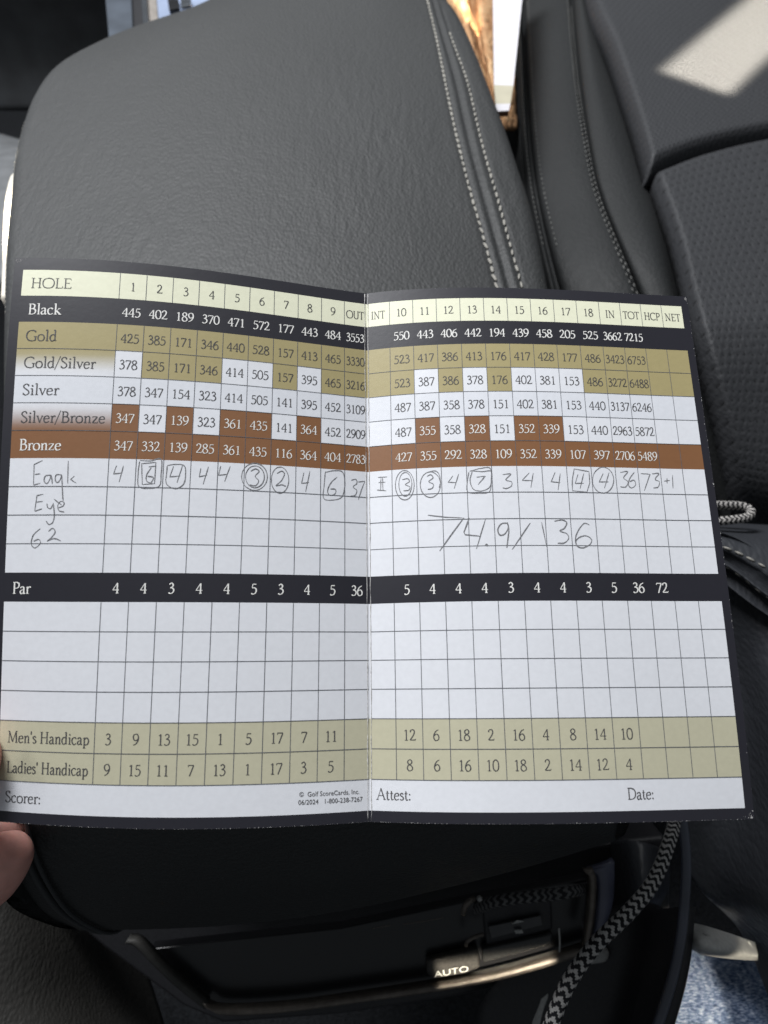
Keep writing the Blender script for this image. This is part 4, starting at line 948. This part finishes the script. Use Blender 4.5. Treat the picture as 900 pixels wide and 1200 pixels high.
# ---- seat rail trim, buckle and the sitter's leg at the lower right ----
tr = tube('plastic_trim_edge', [PD(792, 930, .27), PD(800, 965, .268), PD(804, 1010, .266), (PD(802, 1060, .264)), PD(796, 1110, .262), PD(784, 1160, .26), PD(766, 1215, .26)], .0019, mat('blue_black_plastic', (.045, .05, .07), .3, .6, build=noisy(60, .2)), None, 14, 80)
tag(tr, 'thin black curved plastic edge running down the lower right', 'trim')
bk = patch('seat_lever', [[(800, 1084, .285), (815, 1082, .28), (850, 1092, .285), (885, 1104, .30)], [(802, 1098, .275), (820, 1098, .268), (850, 1106, .272), (888, 1118, .29)], [(808, 1110, .275), (826, 1114, .266), (852, 1118, .27), (888, 1122, .29)], [(822, 1119, .285), (840, 1122, .28), (858, 1124, .28), (888, 1126, .30)]], M['sidegrey'], None, 40, 40, .006, mode='d')
tag(bk, 'rounded grey plastic lever tip just above the denim', 'seat lever')
def denim(nt, b):
    tc = N(nt, 'ShaderNodeTexCoord'); mp = N(nt, 'ShaderNodeMapping'); nt.links.new(tc.outputs['UV'], mp.inputs['Vector']); mp.inputs['Rotation'].default_value = (0, 0, .75)
    mp.inputs['Scale'].default_value = (1, .22, 1)
    n = N(nt, 'ShaderNodeTexNoise', i_Scale=1500, i_Detail=3, i_Roughness=.7); nt.links.new(mp.outputs[0], n.inputs['Vector'])
    n2 = N(nt, 'ShaderNodeTexNoise', i_Scale=300, i_Detail=3); nt.links.new(tc.outputs['UV'], n2.inputs['Vector'])
    ad = N(nt, 'ShaderNodeMath', operation='MULTIPLY_ADD'); nt.links.new(n2.outputs['Fac'], ad.inputs[0]); ad.inputs[1].default_value = .5; nt.links.new(n.outputs['Fac'], ad.inputs[2])
    nt.links.new(ramp(nt, ad.outputs[0], [(.55, (.02, .035, .08)), (.74, (.12, .17, .28)), (.95, (.50, .55, .66))]), b.inputs['Base Color'])
    bump(nt, b, ad.outputs[0], .0007)
M['denim'] = mat('blue_denim', (.12, .17, .3), .9, .2, build=denim)
M['skin'] = mat('skin', (.64, .33, .28), .55, .35, build=noisy(220, .10, .0001), Subsurface_Weight=.18, Subsurface_Scale=.004, Subsurface_Radius=(1., .35, .2))
M['nail'] = mat('nail', (.66, .42, .35), .3, .5, build=noisy(80, .05))
# ---- the hand that holds the card: thumb in front, fingers behind ----
ps = empty('person', PD(-60, 960, .19), 'person holding the left edge of the score card, blue denim leg at the lower right', 'person')
def leg(name, ctrl, r, squash=1.):
    pts = crom(np.array([PD(*c) for c in ctrl]), 60); V, Fc = tube_mesh(pts, crom(np.array(r)[:, None], 60)[:, 0], 60)
    V = V+rng.standard_normal(V.shape)*.0; n = len(pts)
    uu, vv = np.meshgrid(np.arange(60)/60*.35, np.linspace(0, .25, n)); uv = np.stack([uu.ravel(), vv.ravel()], 1)
    return mobj(name, V, Fc, M['denim'], ps, uvs=uv)
leg('trouser_leg', [(690, 1262, .37), (800, 1258, .36), (930, 1258, .36), (1080, 1262, .36)], [.054, .060, .061, .062])
sp = patch('console_side_panel', [[(640, 1090, .32), (735, 1060, .30), (770, 1065, .282), (800, 1062, .268)], [(600, 1130, .32), (725, 1120, .30), (762, 1122, .28), (794, 1122, .266)], [(560, 1185, .32), (705, 1180, .30), (745, 1185, .28), (777, 1186, .264)], [(560, 1260, .32), (680, 1260, .30), (720, 1265, .28), (752, 1266, .264)]], M['plastic'], None, 30, 30, .006, mode='d')
tag(sp, 'black lower console side panel bounded by the curved plastic edge', 'console side')
bm_v = []; bm_e = []; bm_r = []
def chain(pts, start=None):
    prev = start
    for (p, r) in pts:
        bm_v.append(p); bm_r.append(r)
        i = len(bm_v)-1
        if prev is not None: bm_e.append((prev, i))
        prev = i
    return prev
chain([(PD(-165, 1010, .205), .026)]); palm = 0
chain([(PD(-250, 1110, .22), .026), (PD(-340, 1230, .24), .024)], palm)          # wrist, forearm
# thumb: over the front of the card's left rim
chain([(PD(-118, 965, .188), .0125), (PD(-66, 935, .176), .0105), (PD(-42, 902, .1715), .0094), (PD(-27, 850, .1735), .0074)], palm)
# fingers behind the card, curled, tips towards the right
chain([(PD(-110, 900, .212), .0105), (PD(-70, 850, .204), .0088), (PD(-25, 835, .198), .0078), (PD(14, 835, .194), .0068)], palm)
chain([(PD(-112, 952, .214), .0105), (PD(-60, 925, .206), .0088), (PD(-15, 925, .199), .0080), (PD(22, 928, .194), .0070)], palm)
chain([(PD(-118, 1000, .212), .0105), (PD(-60, 985, .203), .0090), (PD(-12, 974, .197), .0084), (PD(24, 968, .192), .0070)], palm)
chain([(PD(-130, 1040, .208), .0100), (PD(-80, 1050, .200), .0088), (PD(-46, 1050, .195), .0086), (PD(-12, 1034, .191), .0084), (PD(6, 1006, .189), .0078), (PD(20, 982, .188), .0066)], palm)
V = np.array(bm_v); me = bpy.data.meshes.new('hand'); org = wloc(ps)
me.from_pydata((V-org).tolist(), bm_e, []); me.materials.append(M['skin'])
hd = bpy.data.objects.new('hand', me); COL.objects.link(hd); hd.parent = ps
sk = hd.modifiers.new('skin', 'SKIN'); sk.use_smooth_shade = True
for i, r in enumerate(bm_r): me.skin_vertices[0].data[i].radius = (r, r); me.skin_vertices[0].data[i].use_root = (i == 0)
ss = hd.modifiers.new('sub', 'SUBSURF'); ss.levels = 2; ss.render_levels = 3
nl = patch('thumbnail', [[(-28, 838, .1665), (-18, 832, .1665), (-9, 832, .168)], [(-26, 846, .166), (-16, 841, .166), (-7, 840, .168)], [(-24, 855, .1665), (-15, 851, .1665), (-7, 848, .169)]], M['nail'], ps, 12, 12, .0006, mode='d')
